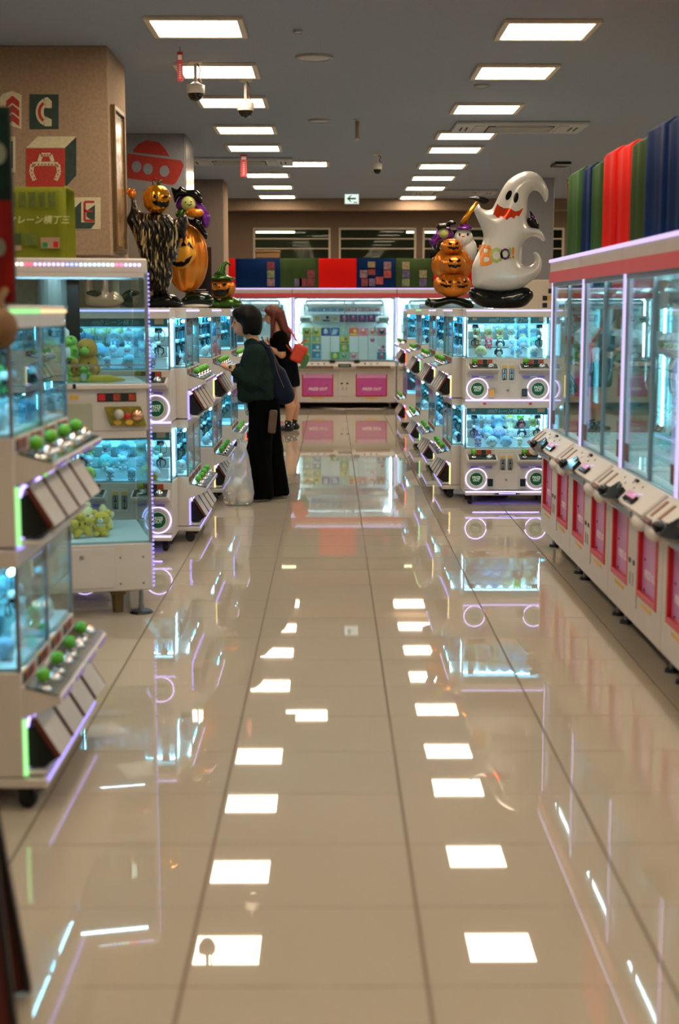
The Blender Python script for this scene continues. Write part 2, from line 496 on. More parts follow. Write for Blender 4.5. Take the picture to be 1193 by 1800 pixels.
for k, (a, b) in enumerate(wins):
    wn = tag(MB().box(a, b, YB + .03, YB + .034, WZ0, WZ1, WGLASS).build('window_%d' % (k + 1)), kind='structure')
    f = MB(); t = .035
    f.box(a, a + t, YB - .02, YB + .06, WZ0, WZ1, FRAMEM, .004).box(b - t, b, YB - .02, YB + .06, WZ0, WZ1, FRAMEM, .004)
    f.box(a + t, b - t, YB - .02, YB + .06, WZ1 - t, WZ1, FRAMEM, .004).box(a + t, b - t, YB - .02, YB + .06, WZ0, WZ0 + t, FRAMEM, .004)
    f.build('window_frame', wn)
    for z in (2.80, 2.635): B('glazing_bar', wn, FRAMEM, a + t, b - t, YB - .008, YB + .04, z - .011, z + .011, .003)
dr = MB().box(X0, X1, 26.4, 26.5, 0, H, DARKROOM).box(X0, X1, YB + .12, 26.4, H - .05, H, DARKROOM).box(X0, X1, YB + .12, 26.4, -.05, 0, DARKROOM)
dr.box(X0 - .1, X0, YB + .12, 26.4, 0, H, DARKROOM).box(X1, X1 + .1, YB + .12, 26.4, 0, H, DARKROOM)
tag(dr.build('wall_beyond'), kind='structure')
for k, (xa, xb, lab) in enumerate([(-1.75, -1.35, 'far left window'), (wx(450), wx(518), 'window left of the exit sign'), (wx(714), wx(775), 'window behind the foil ghost')]):
    t = empty('fluorescent_lamp', ((xa + xb) / 2, 24.98, 2.93), 0, 'white fluorescent tube in the dark room behind the %s' % lab, 'lamp', 'tubes behind the windows')
    hw = (xb - xa) / 2
    MB().cyl((-hw, 0, 0), (hw, 0, 0), .016, .016, WTUBE).build('tube', t); B('batten', t, FRAMEM, -hw, hw, -.03, .03, .018, .05)
    for s in (-1, 1): MB().cyl((s * hw * .7, 0, .05), (s * hw * .7, 0, H - .05 - 2.93), .006, .006, STEEL, 6).build('hanger', t)
cb = MB().box(-.2, .2, -.12, .12, 0, .1, mat('cardboard', '#8a6a45', .8), .01).box(-.21, .21, -.13, .13, .1, .125, _M['cardboard'], .006).build('cardboard_box', None, False, (wx(472) * .955, 23.62, 2.434))
tag(cb, 'brown cardboard box on top of the blue cover below the left window', 'box')

# columns
COLM = mat('column_plaster', '#9c846a', .9, noise=.13, nscale=45, bump=.15, bscale=60)
COLG = mat('column_grey', '#8d8d90', .75, noise=.06, nscale=40)
COLD = mat('column_taupe', '#77695f', .85, noise=.08, nscale=50)
STEELS = mat('steel_sheet', '#c9c4bb', .22, .85)
def column(n, x0, x1, y0, y1, z0, m, side=None):
    c = tag(MB().box(x0, x1, y0, y1, z0, H, m, .006).build('pillar'), kind='structure')
    if side: MB().box(x1, x1 + .006, y0 + .01, y1 - .01, z0, H, side).build('side_panel', c)
    return c
c1 = column(1, -2.6, -1.43, 9.42, 10.2, 1.95, COLM)
MB().box(-2.6, -1.5, 9.9, 10.2, 0, 1.95, COLM, .006).build('shaft', c1)
c2 = column(2, -2.3, -1.40, 14.0, 14.8, 0, COLG, STEELS)
MB().box(-2.3, -1.40, 13.990, 13.998, 0, 2.74, mat('steel_sheet_front', '#b8b2a6', .25, .8, bump=.25, bscale=5)).build('front_panel', c2)
c3 = column(3, -2.3, -1.40, 18.8, 19.6, 0, COLD, COLM)
c4 = column(4, 2.45, 2.86, 18.6, 19.1, 0, COLG, None)
pb = MB().box(2.3, 3.0, 18.3, 18.45, 0, 1.98, WALLC, .006).build('partition_panel', None); tag(pb, 'cream partition board standing behind the big foil ghost', 'partition')
b = MB()
for i, (c, dz) in enumerate((('#1a1a1a', 0), ('#d8a93c', 0), ('#1a1a1a', -.09), ('#1a1a1a', .09))):
    b.box(2.69 + (i % 2) * .07, 2.75 + (i % 2) * .07, 18.296, 18.299, 1.72 + dz, 1.78 + dz, mat('notice_%d' % i, c, .6))
b.build('notice', pb)

# ceiling lamps
CEMIT = emit('ceiling_panel_light', '#ffe8cc', LIGHT_CEILING)
def lamp_proto():
    t = empty('ceiling_light')
    f = MB(); a, bb = .285, .25
    f.box(-a, a, -a, -bb, -.022, 0, FRAMEM, .003).box(-a, a, bb, a, -.022, 0, FRAMEM, .003).box(-a, -bb, -bb, bb, -.022, 0, FRAMEM, .003).box(bb, a, -bb, bb, -.022, 0, FRAMEM, .003)
    f.build('frame', t)
    MB().box(-bb, bb, -bb, bb, -.016, -.004, CEMIT).build('diffuser', t)
    return t
lp = lamp_proto(); km = kid_map(lp); first = True
rowR = [8.845, 10.36, 12.2, 14.03, 15.245, 16.95, 18.45, 19.97, 21.6]
rowL = [8.77, 10.32, 11.83, 13.6, 15.1, 16.7, 18.08, 19.8, 21.45]
spots = []
for i, y in enumerate(rowR): spots.append((1.292, y, 'square ceiling light, %s from the camera in the right row' % ORD[i], 'ceiling lights, right row'))
for i, y in enumerate(rowL):
    spots.append((-.795 if i != 5 else -.305, y, ('square ceiling light, %s from the camera in the left row' % ORD[i]) if i != 5 else 'square ceiling light set off right of the left row, beyond the red tag', 'ceiling lights, left row'))
spots.append((3.42, 18.9, 'square ceiling light partly hidden by the green vinyl cover at right', 'ceiling lights, right row'))
for y in (7.2, 5.6, 4.0, 2.2, .4, -1.2):
    for x in (1.292, -.795): spots.append((x, y, 'square ceiling light overhead, %s row, %s toward the camera end' % ('right' if x > 0 else 'left', ORD[[7.2, 5.6, 4.0, 2.2, .4, -1.2].index(y)]), 'ceiling lights over the near aisle'))
for i, x in enumerate((1.292, -.795, 3.42, -3.2)): spots.append((x, 23.25, 'added unseen square ceiling light behind the brown bulkhead, %s from the right' % ORD[[3.42, 1.292, -.795, -3.2].index(x)], 'added ceiling lights behind the bulkhead'))  # unseen lamps, added so the wall behind the bulkhead gets brighter
for y in (4, 8, 12, 16, 20):
    spots.append((-3.2, y, 'square ceiling light beyond the left pillars, %s from the camera' % ORD[y // 4 - 1], 'ceiling lights beyond the pillars'))
    if y != 20: spots.append((3.42, y, 'square ceiling light behind the right machines, %s from the camera' % ORD[y // 4 - 1], 'ceiling lights behind the right machines'))
for x, y, lab, g in spots:
    o = lp if first else copy_tree(lp, km); first = False
    o.location = (x, y, H - .001); tag(o, lab, 'light', g)
# air conditioners
ACM = mat('ac_white', '#b9bcbc', .6); ACD = mat('ac_slot', '#3a3d3e', .7)
def aircon(x, y, rz, lab):
    t = empty('air_conditioner', (x, y, H), rz, lab, 'air conditioner', 'ceiling air conditioners')
    MB().box(-.6, .6, -.34, .34, -.03, 0, ACM, .008).build('panel', t)
    MB().box(-.3, .3, -.22, .22, -.036, -.03, ACD).build('intake', t)
    for k in range(7): MB().box(-.29, .29, -.2 + k * .062, -.17 + k * .062, -.04, -.036, ACM).build('louver', t)
    for s in (-1, 1):
        MB().box(s * .38 - .045, s * .38 + .045, -.24, .24, -.038, -.03, ACM, .004).build('flap', t)
        for k in range(2): MB().box(s * .5 - .02 + k * .05 - .02, s * .5 + k * .05 - .025, -.12, .12, -.034, -.03, ACD).build('slot', t)
    MB().box(-.24, .24, -.3, -.25, -.038, -.03, ACM, .004).build('outlet_vane', t)
    return t
aircon(1.72, 13.4, 0, 'white ceiling air conditioner right of the right light row')
aircon(-1.03, 16.45, 0, 'white ceiling air conditioner behind the second red tag at left')
aircon(1.75, 20.7, 0, 'small far ceiling air conditioner above the foil ghost hammer')
# dome cameras on stalks
CAMW = mat('camera_white', '#d6d0c4', .4); DOME = mat('camera_dome', '#15120f', .08); CABLE = mat('camera_cable', '#7a5430', .6)
def dome_camera(x, y, drop, lab, rr=.062, dark=False):
    t = empty('dome_camera', (x, y, H), 0, lab, 'camera', 'dome cameras hung from the ceiling')
    MB().cyl((0, 0, 0), (0, 0, -drop), .011, .011, CAMW).build('stalk', t)
    MB().lathe([(.0, 0), (.05, 0), (.05, -.012), (0, -.012)], CAMW, n=16).build('mount', t)
    MB().lathe([(.0, -drop + .012), (.018, -drop + .01), (.03, -drop), (rr, -drop - .012), (rr, -drop - .06), (rr * .92, -drop - .068)], CAMW).build('housing', t, True)
    MB().lathe([(rr * .88, -drop - .062), (rr * .8, -drop - .085), (rr * .55, -drop - .108), (0, -drop - .118)], DOME).build('lens_dome', t, True)
    MB().tube([(.012, 0, -.01), (.035, -.01, -drop * .4), (.02, .012, -drop * .7), (.04, 0, -drop + .005)], .005, CABLE, 6).build('cable', t)
    return t
dome_camera(-.922, 10.0, .145, 'white dome camera on a stalk, nearer of the two over the left aisle edge')
dome_camera(-.628, 10.77, .155, 'white dome camera hung before the third left light, with loose cables')
dome_camera(.5, 15.74, .1, 'small dark dome camera hanging above the middle of the aisle', .05)
# red hanging tags
TAGR = mat('tag_red', '#b3202c', .5); TAGW = mat('tag_white', '#e8dcd4', .5)
def hang_tag(x, y, ztop, zbot, wd, lab, n=7):
    t = empty('hanging_tag', (x, y, 0), 0, lab, 'tag', 'red tags hung from the ceiling')
    MB().box(-wd / 2, wd / 2, -.004, .004, zbot, ztop, TAGR, .001).build('plate', t)
    MB().cyl((0, 0, ztop), (0, 0, H), .003, .003, STEEL, 6).build('hook', t)
    MB().box(-wd * .35, wd * .35, -.0055, -.0045, ztop - .05, ztop - .02, TAGW).build('white_band', t)
    s = (ztop - zbot - .09) / n
    for k in range(n):
        z = zbot + .02 + s * k
        MB().box(-wd * .2, wd * .2, -.0055, -.0045, z, z + s * .22, TAGW).box(-wd * .04, wd * .06, -.0055, -.0045, z, z + s * .6, TAGW).build('character', t)
hang_tag(-.969, 9.45, 3.24, 3.055, .036, 'narrow red tag hung by the nearest left ceiling light, seen edge on')
hang_tag(-.938, 15.64, 3.27 - .02, 3.015, .07, 'red tag with white characters hung before the far left air conditioner')
hang_tag(2.83, 17.2, 3.13, 2.86, .07, 'small red tag hung beside the green vinyl cover at right')
# ceiling speakers, detectors, rod, vent, exit sign
SPK = mat('speaker_grille', '#a5a7a6', .7)
for x, y, r, lab in [(-.112, 9.8, .125, 'round flat ceiling speaker nearest the camera over the aisle'), (-.1, 13.0, .1, 'round flat ceiling speaker left of the hanging rod'), (1.13, 11.0, .06, 'round ceiling disc between second and third right lights'), (1.55, 10.5, .035, 'tiny ceiling sensor right of the second right light'), (-.2, 8.9, .03, 'tiny ceiling sprinkler near the first left light')]:
    t = empty('ceiling_speaker', (x, y, H), 0, lab, 'speaker')
    MB().lathe([(0, -.012), (r * .85, -.012), (r * .88, -.018), (r, -.014), (r, 0)], SPK, n=24).build('rim', t, False)
    MB().lathe([(0, -.016), (r * .5, -.0155), (r * .84, -.0125)], ACM, n=24).build('grille', t, True)
t = empty('hanging_rod', (.233, 12.97, H), 0, 'short beige rod hanging from the ceiling over the aisle', 'rod')
MB().cyl((0, 0, -.165), (0, 0, -.012), .019, .019, mat('rod_beige', '#8f826c', .5)).build('rod', t); MB().cyl((0, 0, -.012), (0, 0, 0), .035, .035, ACM, 16).build('flange', t)
MB().cyl((0, 0, -.185), (0, 0, -.165), .022, .014, ACM).build('tip', t)
t = empty('ceiling_vent', (2.64, 16.75, H), 0, 'small black square ceiling vent above the green vinyl cover', 'vent')
MB().box(-.09, .09, -.2, .2, -.03, 0, BLACKP, .004).build('box', t); MB().box(-.085, .085, -.204, -.2, -.05, -.03, ACM).build('lip', t)
EXW = emit('exit_sign_face', '#e4f6ec', 1.05); EXG = mat('exit_green', '#0f8a4a', .5)
t = empty('exit_sign', (.298, 21.0, 0), 0, 'white square exit sign with a green arrow pointing left', 'sign')
B('case', t, ACM, -.108, .108, 0, .05, 3.115, 3.335 - .07, .004); 
MB().box(-.1, .1, -.003, 0, 3.122, 3.258, EXW).build('face', t)
ar = MB(); zc = 3.195
ar.prism([(-.07, zc), (-.02, zc - .045), (.0, zc - .045), (-.034, zc - .011), (.06, zc - .011), (.06, zc + .011), (-.034, zc + .011), (0, zc + .045), (-.02, zc + .045)], -.006, -.004, EXG); ar.build('arrow', t)
for k in range(3): MB().box(.03 + k * .018, .042 + k * .018, -.006, -.004, 3.13, 3.15, EXG).build('small_mark', t)
MB().box(-.02, .02, .01, .04, 3.265, H, ACM).build('bracket', t)

# ------------------------------------------------------------------ printed signs on the pillars
SGRN = mat('print_dark_green', '#2f4038', .8, noise=.15, nscale=40); SCRM = mat('print_cream', '#c9bf9a', .8, noise=.08, nscale=50); SRED = mat('print_red', '#a83428', .8, noise=.12, nscale=60)
PY = 9.42
def px(u): return (u - 582) / 2500 * 9.42
def pz(v): return 1.6 + (545 - v) / 2500 * 9.42 * (1 + .1405 * (545 - v) / 2500 * .0)
def at9(u, v):                                # pixel -> pillar face, exact for the tilted camera
    th = math.atan(355 / 2500); ps = R(.329)
    x = (u - 596.5) / 2500; y = -(v - 900) / 2500
    fy = math.cos(th) + y * math.sin(th); fz = -math.sin(th) + y * math.cos(th)
    rx = x * math.cos(ps) + fy * math.sin(ps); ry = -x * math.sin(ps) + fy * math.cos(ps)
    return rx, ry, fz
def face(Y):
    def g(u, v):
        a, b, c = at9(u, v); t = Y / b; return (a * t, EYE + c * t)
    return g
F9 = face(9.42); F14 = face(14.0)
def ccw(p):
    a = sum(p[i][0] * p[(i + 1) % len(p)][1] - p[(i + 1) % len(p)][0] * p[i][1] for i in range(len(p)))
    return p if a > 0 else p[::-1]
def flat(name, parent, pts, m, lay, Y=9.42, F=F9):
    P = ccw([F(*p) for p in pts])
    return MB().prism(P, Y - .003 - .0015 * lay, Y - .0005 - .0015 * lay, m).build(name, parent)
def sign(name, lab): return empty(name, (0, 0, 0), 0, lab, 'sign')
def strip(pts, wd):
    """outline of a polyline band in pixels"""
    L = []; Rr = []
    for i, p in enumerate(pts):
        a = pts[max(i - 1, 0)]; b = pts[min(i + 1, len(pts) - 1)]; dx, dy = b[0] - a[0], b[1] - a[1]; l = math.hypot(dx, dy) or 1
        L.append((p[0] - dy / l * wd, p[1] + dx / l * wd)); Rr.append((p[0] + dy / l * wd, p[1] - dx / l * wd))
    return L + Rr[::-1]
def bands(name, parent, pts, wd, m, lay, Y=9.42, F=F9):
    b = MB()
    for i in range(len(pts) - 1): 
        P = ccw([F(*p) for p in strip(pts[i:i + 2], wd)]); b.prism(P, Y - .003 - .0015 * lay, Y - .0005 - .0015 * lay, m)
    return b.build(name, parent)
s = sign('wall_sign', 'dark green square pillar sign with a cream and red letter C')
flat('board', s, [(52, 166), (103, 166), (103, 227), (52, 227)], SGRN, 0)
arc = [(84 - 21 * math.cos(R(a)), 197 - 25 * math.sin(R(a))) for a in range(-70, 71, 14)]
ins = [(84 - 7 * math.cos(R(a)), 197 - 11 * math.sin(R(a))) for a in range(70, -71, -14)]
def fan(name, parent, outer, inner, m, lay):
    b = MB(); inner = inner[::-1]
    for i in range(len(outer) - 1):
        P = ccw([F9(*p) for p in (outer[i], outer[i + 1], inner[i + 1], inner[i])]); b.prism(P, 9.42 - .003 - .0015 * lay, 9.42 - .0005 - .0015 * lay, m)
    return b.build(name, parent)
fan('letter_c', s, arc, ins, SCRM, 1)
flat('letter_shade', s, [(78, 172), (84, 171), (91, 178), (91, 190), (80, 190)], SCRM, 1); flat('letter_shade', s, [(80, 205), (91, 210), (91, 222), (78, 222)], SCRM, 1)
fan('letter_stripe', s, [(84 - 17 * math.cos(R(a)), 197 - 20 * math.sin(R(a))) for a in range(-60, 61, 12)], [(84 - 12 * math.cos(R(a)), 197 - 15 * math.sin(R(a))) for a in range(60, -61, -12)], SRED, 2)
s = sign('wall_sign', 'cream and red stacked arrow sign at the far left of the pillar')
flat('board', s, [(0, 172), (5, 165), (22, 160), (38, 167), (38, 227), (22, 222), (0, 215)], SCRM, 0)
for k in range(3): flat('chevron', s, [(11, 178 + 16 * k), (22, 168 + 16 * k), (34, 178 + 16 * k), (34, 190 + 16 * k), (22, 181 + 16 * k), (11, 189 + 16 * k)], SRED, 1)
s = sign('wall_sign', 'red box sign with a cream claw crane shape, largest on the pillar')
flat('front_face', s, [(46, 261), (114, 261), (114, 330), (46, 330)], SRED, 0)
flat('top_face', s, [(46, 260), (66, 240), (134, 240), (114, 260)], SCRM, 0); flat('side_face', s, [(115, 260), (134, 241), (134, 308), (115, 329)], SGRN, 0)
bands('claw_outline', s, [(61, 317), (55, 303), (57, 289), (66, 288), (93, 288), (102, 289), (104, 303), (98, 317)], 3.6, SCRM, 1)
bands('claw_outline', s, [(69, 284), (73, 272), (89, 272), (93, 284)], 3.2, SCRM, 2)
b = MB()
for (u, v) in [(61, 313), (57, 307), (55.5, 300), (57, 293), (98, 313), (102, 307), (103.5, 300), (102, 293)] + [(62 + 6 * k, 289) for k in range(7)] + [(74 + 5 * k, 272.5) for k in range(4)]:
    b.prism(ccw([F9(*p) for p in ellipse(u, v, 1.4, 1.4, 8)]), 9.42 - .0085, 9.42 - .006, SRED)
b.build('rivet_dots', s)
s = sign('wall_sign', 'cream square pillar sign with a red outlined letter E')
flat('board', s, [(125, 347), (177, 347), (177, 403), (125, 403)], SCRM, 0)
flat('shade', s, [(125, 372), (143, 354), (167, 354), (167, 393), (160, 402), (125, 402)], SGRN, 1)
flat('panel', s, [(143, 354), (167, 354), (167, 360), (152, 371), (152, 381), (167, 391), (143, 391)], SCRM, 2)
bands('letter_e', s, [(166, 355), (149, 355), (149, 388), (166, 388)], 2.1, SRED, 3); bands('letter_e_bar', s, [(149, 371), (163, 371)], 2.0, SRED, 3)
s = sign('wall_sign', 'narrow cream strip sign beside the stacked boards at the pillar edge')
flat('board', s, [(16, 240), (27, 240), (27, 303), (16, 303)], SCRM, 0); flat('stripe', s, [(20, 248), (23, 248), (23, 296), (20, 296)], SGRN, 1)
s = sign('wall_sign', 'low cream sign with red edge above the left claw cabinet')
flat('board', s, [(117, 417), (132, 417), (132, 452), (117, 452)], SCRM, 0); flat('stripe', s, [(124, 428), (127, 428), (127, 450), (124, 450)], SRED, 1)
s = sign('wall_sign', 'red flying saucer print on the grey pillar behind the reaper balloon')
def f14(n, pts, m, lay): return flat(n, s, pts, m, lay, 14.0, F14)
f14('dome', [(234, 264), (243, 253), (258, 247), (279, 250), (290, 262), (298, 275), (234, 268)], SRED, 0)
f14('saucer', [(224, 270), (300, 280), (318, 282), (323, 290), (318, 305), (309, 322), (303, 325), (224, 313)], SRED, 0)
for c in ((240, 293), (260, 297), (289, 301)): f14('porthole', ellipse(c[0], c[1], 8.5, 10, 16), COLG, 1)
f14('tail_mark', [(358, 355), (378, 360), (374, 378), (360, 380)], SRED, 0) if False else None
# framed mirror poster on the side of the near pillar
t = empty('framed_poster', (-1.43, 9.8, 0), 0, 'gold framed glossy poster on the side of the near left pillar', 'poster')
GOLDF = mat('frame_gold', '#6d5532', .4, .4)
B('back_board', t, GOLDF, 0, .012, -.30, .16, 1.98, 2.92, .003)
pm = mat('poster_print', '#a08058', .22, noise=.6, nscale=5); B('print', t, pm, .012, .016, -.27, .13, 2.02, 2.88, .001)
for y in (-.30, .135): B('frame_side', t, GOLDF, .012, .03, y, y + .03, 1.98, 2.92, .003)
for z in (1.98, 2.89): B('frame_end', t, GOLDF, .012, .03, -.27, .135, z, z + .03, .003)

# ================================================================== small two-deck crane machines
# local frame: x along the width, front face on y = 0 looking to -y, z up
ZD = (.115, .862)                              # floor of each deck
WIREB = mat('claw_black', '#17181a', .3); CLAWW = mat('claw_white', '#e2e6e8', .35)
def claw_mesh():
    b = MB()
    b.box(-.03, .03, -.03, .03, -.035, 0, WIREB, .004)
    b.cyl((0, 0, -.10), (0, 0, -.03), .004, .004, WIREB, 6)
    b.ell((0, 0, -.115), (.022, .022, .02), CLAWW, 10, 6); b.cyl((0, 0, -.145), (0, 0, -.115), .015, .02, WIREB, 10)
    for k in range(3):
        a = 2 * PI * k / 3 + .5; c, s = math.cos(a), math.sin(a)
        b.tube([(.012 * c, .012 * s, -.14), (.04 * c, .04 * s, -.15), (.044 * c, .044 * s, -.18), (.02 * c, .02 * s, -.2)], [.006, .006, .005, .003], WIREB, 5)
    b.tube([(.02, .02, 0), (.05, .03, -.04), (.045, .03, -.09), (.015, .01, -.1)], .003, CABLE, 5)
    return b.mesh('claw', True)
CLAW = claw_mesh()
def joystick_mesh():
    return MB().cyl((0, 0, 0), (0, 0, .03), .006, .005, CHROME, 8).lathe([(.022, 0), (.018, .006), (.006, .009)], CHROME, n=12).mesh('joystick', True)
JOY = joystick_mesh()
BALL = MB().ell((0, 0, 0), .0235, GREENBALL, 14, 9).mesh('ball', True)
BUTTON = MB().lathe([(.027, 0), (.027, .008), (.022, .012), (.014, .02), (0, .022)], CHROME, n=14).lathe([(.012, .0205), (0, .025)], COPPER, n=10).mesh('button', True)
def ring_mesh(r0, r1, m, y0=-.004, n=28):
    b = MB(); V = []; F = []
    for k in range(n):
        c, s = math.cos(2 * PI * k / n), math.sin(2 * PI * k / n)
        V += [(r0 * c, y0, r0 * s), (r1 * c, y0, r1 * s), (r1 * c, 0, r1 * s), (r0 * c, 0, r0 * s)]
    for k in range(n):
        j = (k + 1) % n
        for q in range(4): F.append((k * 4 + q, k * 4 + (q + 1) % 4, j * 4 + (q + 1) % 4, j * 4 + q))
    b.add(V, F, m); return b.mesh('ring', False)
def disc_mesh(r, m, y0=-.003, n=26):
    return MB().prism([(r * math.cos(2 * PI * k / n), r * math.sin(2 * PI * k / n)) for k in range(n)], y0, 0, m).mesh('disc')
RINGM = {k: emit('ring_' + k, c, 3.6) for k, c in (('violet', '#b9a6ff'), ('lilac', '#d2bcff'), ('yellow', '#ffe696'), ('blue', '#8aa6ff'))}
RINGS = {k: ring_mesh(.085, .091, RINGM[k], -.006) for k in ('violet', 'lilac', 'yellow', 'blue')}
DISCW = disc_mesh(.074, WHITE, -.006); DISCM = ring_mesh(.053, .058, MINT, -.003); DISCG = disc_mesh(.053, PRIZEG, -.002)
WHEEL = MB().cyl((-.011, 0, .03), (.011, 0, .03), .03, .03, RUBBER, 16).cyl((-.0125, 0, .03), (.0125, 0, .03), .012, .012, STEEL, 10).box(-.02, .02, -.02, .03, .062, .078, RUBBER, .003).box(-.019, -.014, -.012, .025, .02, .066, RUBBER).box(.014, .019, -.012, .025, .02, .066, RUBBER).mesh('caster')

def crane(name, W, D, stations, ring, side, coin=True, roundflap=True, top='lilac', shelf='violet', tint=TUBE, back=True, sidestrips=True):
    """one machine prototype; stations = x centres of the players"""
    t = empty(name); hw = W / 2
    B('base', t, WHITE, -hw, hw, -.075, D, .078, .112, .006)
    for sx in (-1, 1):
        for y in (.0, D - .06): link('caster', WHEEL, t, (sx * (hw - .05), y, 0), (0, 0, R(random.uniform(-30, 30))))
    for k, z in enumerate(ZD):
        B('lower_body', t, WHITE, -hw, hw, 0, D, z, z + .345, .004)
        # ledge apron: one per player on the wide units, one along the whole front on the narrow ones
        for xa, xb in ([(x - .125, x + .125) for x in stations] if coin else [(-hw + .004, hw - .004)]):
            MB().prism([(0, z + .222 if coin else z + .20), (-.02, z + .222 if coin else z + .20), (-.125, z + .252 if coin else z + .245), (-.125, z + .264), (0, z + .295)], xa, xb, WHITE, 'yz').build('ledge', t)
        # glass case
        B('front_glass', t, GLASS, -hw + .012, hw - .012, .002, .006, z + .345, z + .68, 0)
        for s in (-1, 1):
            B('side_glass', t, GLASS, s * (hw - .006) - .002, s * (hw - .006) + .002, .012, D - .012, z + .345, z + .68, 0)
            for y in (0.0, D - .012): B('corner_post', t, STEEL, s * (hw - .006) - .006, s * (hw - .006) + .006, y, y + .012, z + .345, z + .68, 0)
        if back: B('back_panel', t, WHITE2, -hw + .012, hw - .012, D - .012, D - .006, z + .345, z + .68, 0)
        B('header', t, WHITE, -hw, hw, 0, D, z + .68, z + .74, .004)
        sb = B('sign_band', t, SIGNT, -hw + .014, hw - .014, .010, .014, z + .63, z + .68, 0)
        if coin:
            lettering('lettering', sb, 'クレーン横丁', .040, SIGNW, (0, .0085, z + .655), shear=.2)
            for s in (-1, 1):
                for q in range(3): MB().box(s * .135 - .022 + q * .004 * s, s * .135 + .022 - q * .004 * s, .0078, .009, z + .663 - q * .009, z + .666 - q * .009, SIGNW).build('wing_bar', sb)
            for s in (-1, 1): B('notice', sb, mat('notice_beige', '#d8b8a0', .6), s * (hw - .07) - (.03 if s > 0 else .018), s * (hw - .07) + (.03 if s > 0 else .018), .006, .0085, z + (.645 if s > 0 else .655), z + (.70 if s > 0 else .675), 0)
        # light tubes inside
        tubes(t, tint, [((-hw + .03, .03, z + .662), (hw - .03, .03, z + .662), .009), ((-hw + .03, D - .035, z + .665), (hw - .03, D - .035, z + .665), .008)] + [((q * (hw - .02), D - .03, z + .36), (q * (hw - .02), D - .03, z + .66), .0045) for q in (-1, 1)])
        B('prize_platform', t, WHITE2, -hw + .014, hw - .014, .014, D - .014, z + .346, z + .356, 0)
        for i in range(3): B('display_step', t, WHITE2, -hw + .04, hw - .04, D * (.42 + .18 * i), D - .014, z + .356 + .07 * i, z + .356 + .07 * (i + 1) - .003, .003)
        for s in stations[::max(1, len(stations) - 1)]: link('claw', CLAW, t, (s + (.055 if s > 0 else -.055), D * .28, z + .62)).scale = (.78, .78, .9)
        B('gantry_rail', t, STEEL, -hw + .014, hw - .014, D * .28 - .01, D * .28 + .01, z + .62, z + .63, 0)
        # LED lines
        B('led_line', t, STRIPS[shelf], -hw + .004, hw - .004, -.0785, -.0745, z - .013 if k == 0 else z - .005, z + .0 if k == 0 else z + .008, 0) if k == 0 else B('led_line', t, STRIPS[shelf], -hw, hw, -.012, 0, z - .006, z + .006, 0)
        if k == 1: B('led_line', t, STRIPS[top], -hw, hw, -.006, 0, z + .728, z + .74, 0)
        if sidestrips:
            for s in (-1, 1): B('side_led', t, STRIPS[side], s * (hw - .006) - .006, s * (hw - .006) + .006, -.012, 0, z + .006, z + .19, 0)
        for x in stations:
            # joystick plate
            pl = MB(); pl.prism([(-.118, z + .2665), (-.012, z + .2945), (-.010, z + .2995), (-.118, z + .2705)], x - .112, x + .112, PANELG, 'yz'); p = pl.build('joystick_plate', t)
            j = link('joystick', JOY, p, (x - .068, -.066, z + .284), (R(14), 0, 0)); link('ball', BALL, p, (x - .068, -.062, z + .326))
            link('button', BUTTON, p, (x + .06, -.068, z + .282), (R(14), 0, 0)); 
            lb = MB()
            for q, m in enumerate((LABELD, LABELO, LABELD, LABELO)): lb.box(x - .085 + .042 * q, x - .045 + .042 * q, -.003, .0, z + .30, z + .335, m)
            lb.build('price_label', t)
            B('yellow_label', t, LABELY, x - .09, x - .045, -.003, 0, z + .337, z + .344, 0)
            sl = B('ledge_label', t, LABELP, x - .075, x + .075, -.128, -.1245, z + .2465, z + .2605, 0) if not roundflap else None
            if roundflap:
                lp_ = MB(); lp_.box(x - .09, x + .09, -.026, -.02, z + .186, z + .204, LABELP); q = lp_.build('ledge_label', t)
                MB().box(x - .03, x + .03, -.0275, -.026, z + .191, z + .199, SIGNW).build('small_print', q)
            # prize flap
            fl_ = MB(); xc = x + (.04 if roundflap and x > 0 else -.04 if roundflap else 0)
            if roundflap:
                f = link('prize_flap', DISCW, t, (xc, -.002, z + .093))
                link('led_ring', RINGS[ring], f, (0, .002, 0)); link('mint_ring', DISCM, f, (0, -.006, 0)); link('prize_disc', DISCG, f, (0, -.006, 0))
                lettering('lettering', f, 'PRIZE\nOUT', .027, MINT, (0, -.0095, .001), bold=.0014)
                xr = x + (-.075 if x > 0 else .075)
                rd = B('card_reader', t, WHITE, xr - .03, xr + .03, -.022, 0, z + .018, z + .102, .006)
                am = (k == 1 and x < 0)
                B('reader_screen', rd, ORANGEB if am else SCREEN, xr - .022, xr + .022, -.025, -.021, z + .032, z + .096, .003)
            else:
                fl_.prism([(-.028, z + .188), (-.04, z + .194), (-.118, z + .066), (-.106, z + .058)], xc - .1, xc + .1, WHITE, 'yz'); f = fl_.build('prize_flap', t)
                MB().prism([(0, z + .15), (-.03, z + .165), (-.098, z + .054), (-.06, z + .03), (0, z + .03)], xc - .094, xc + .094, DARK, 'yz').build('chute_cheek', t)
                link('led_ring', RINGS[ring], t, (xc, -.002, z + .093))
                for q in (-1, 1): MB().prism([(-.026, z + .186), (-.0415, z + .1935), (-.118, z + .068), (-.104, z + .060)], xc + q * .1 - .004, xc + q * .1 + .004, SLITM, 'yz').build('flap_edge', f)
                B('chute_lip', t, WHITE, xc - .105, xc + .105, -.07, 0, z + .004, z + .02, .003)
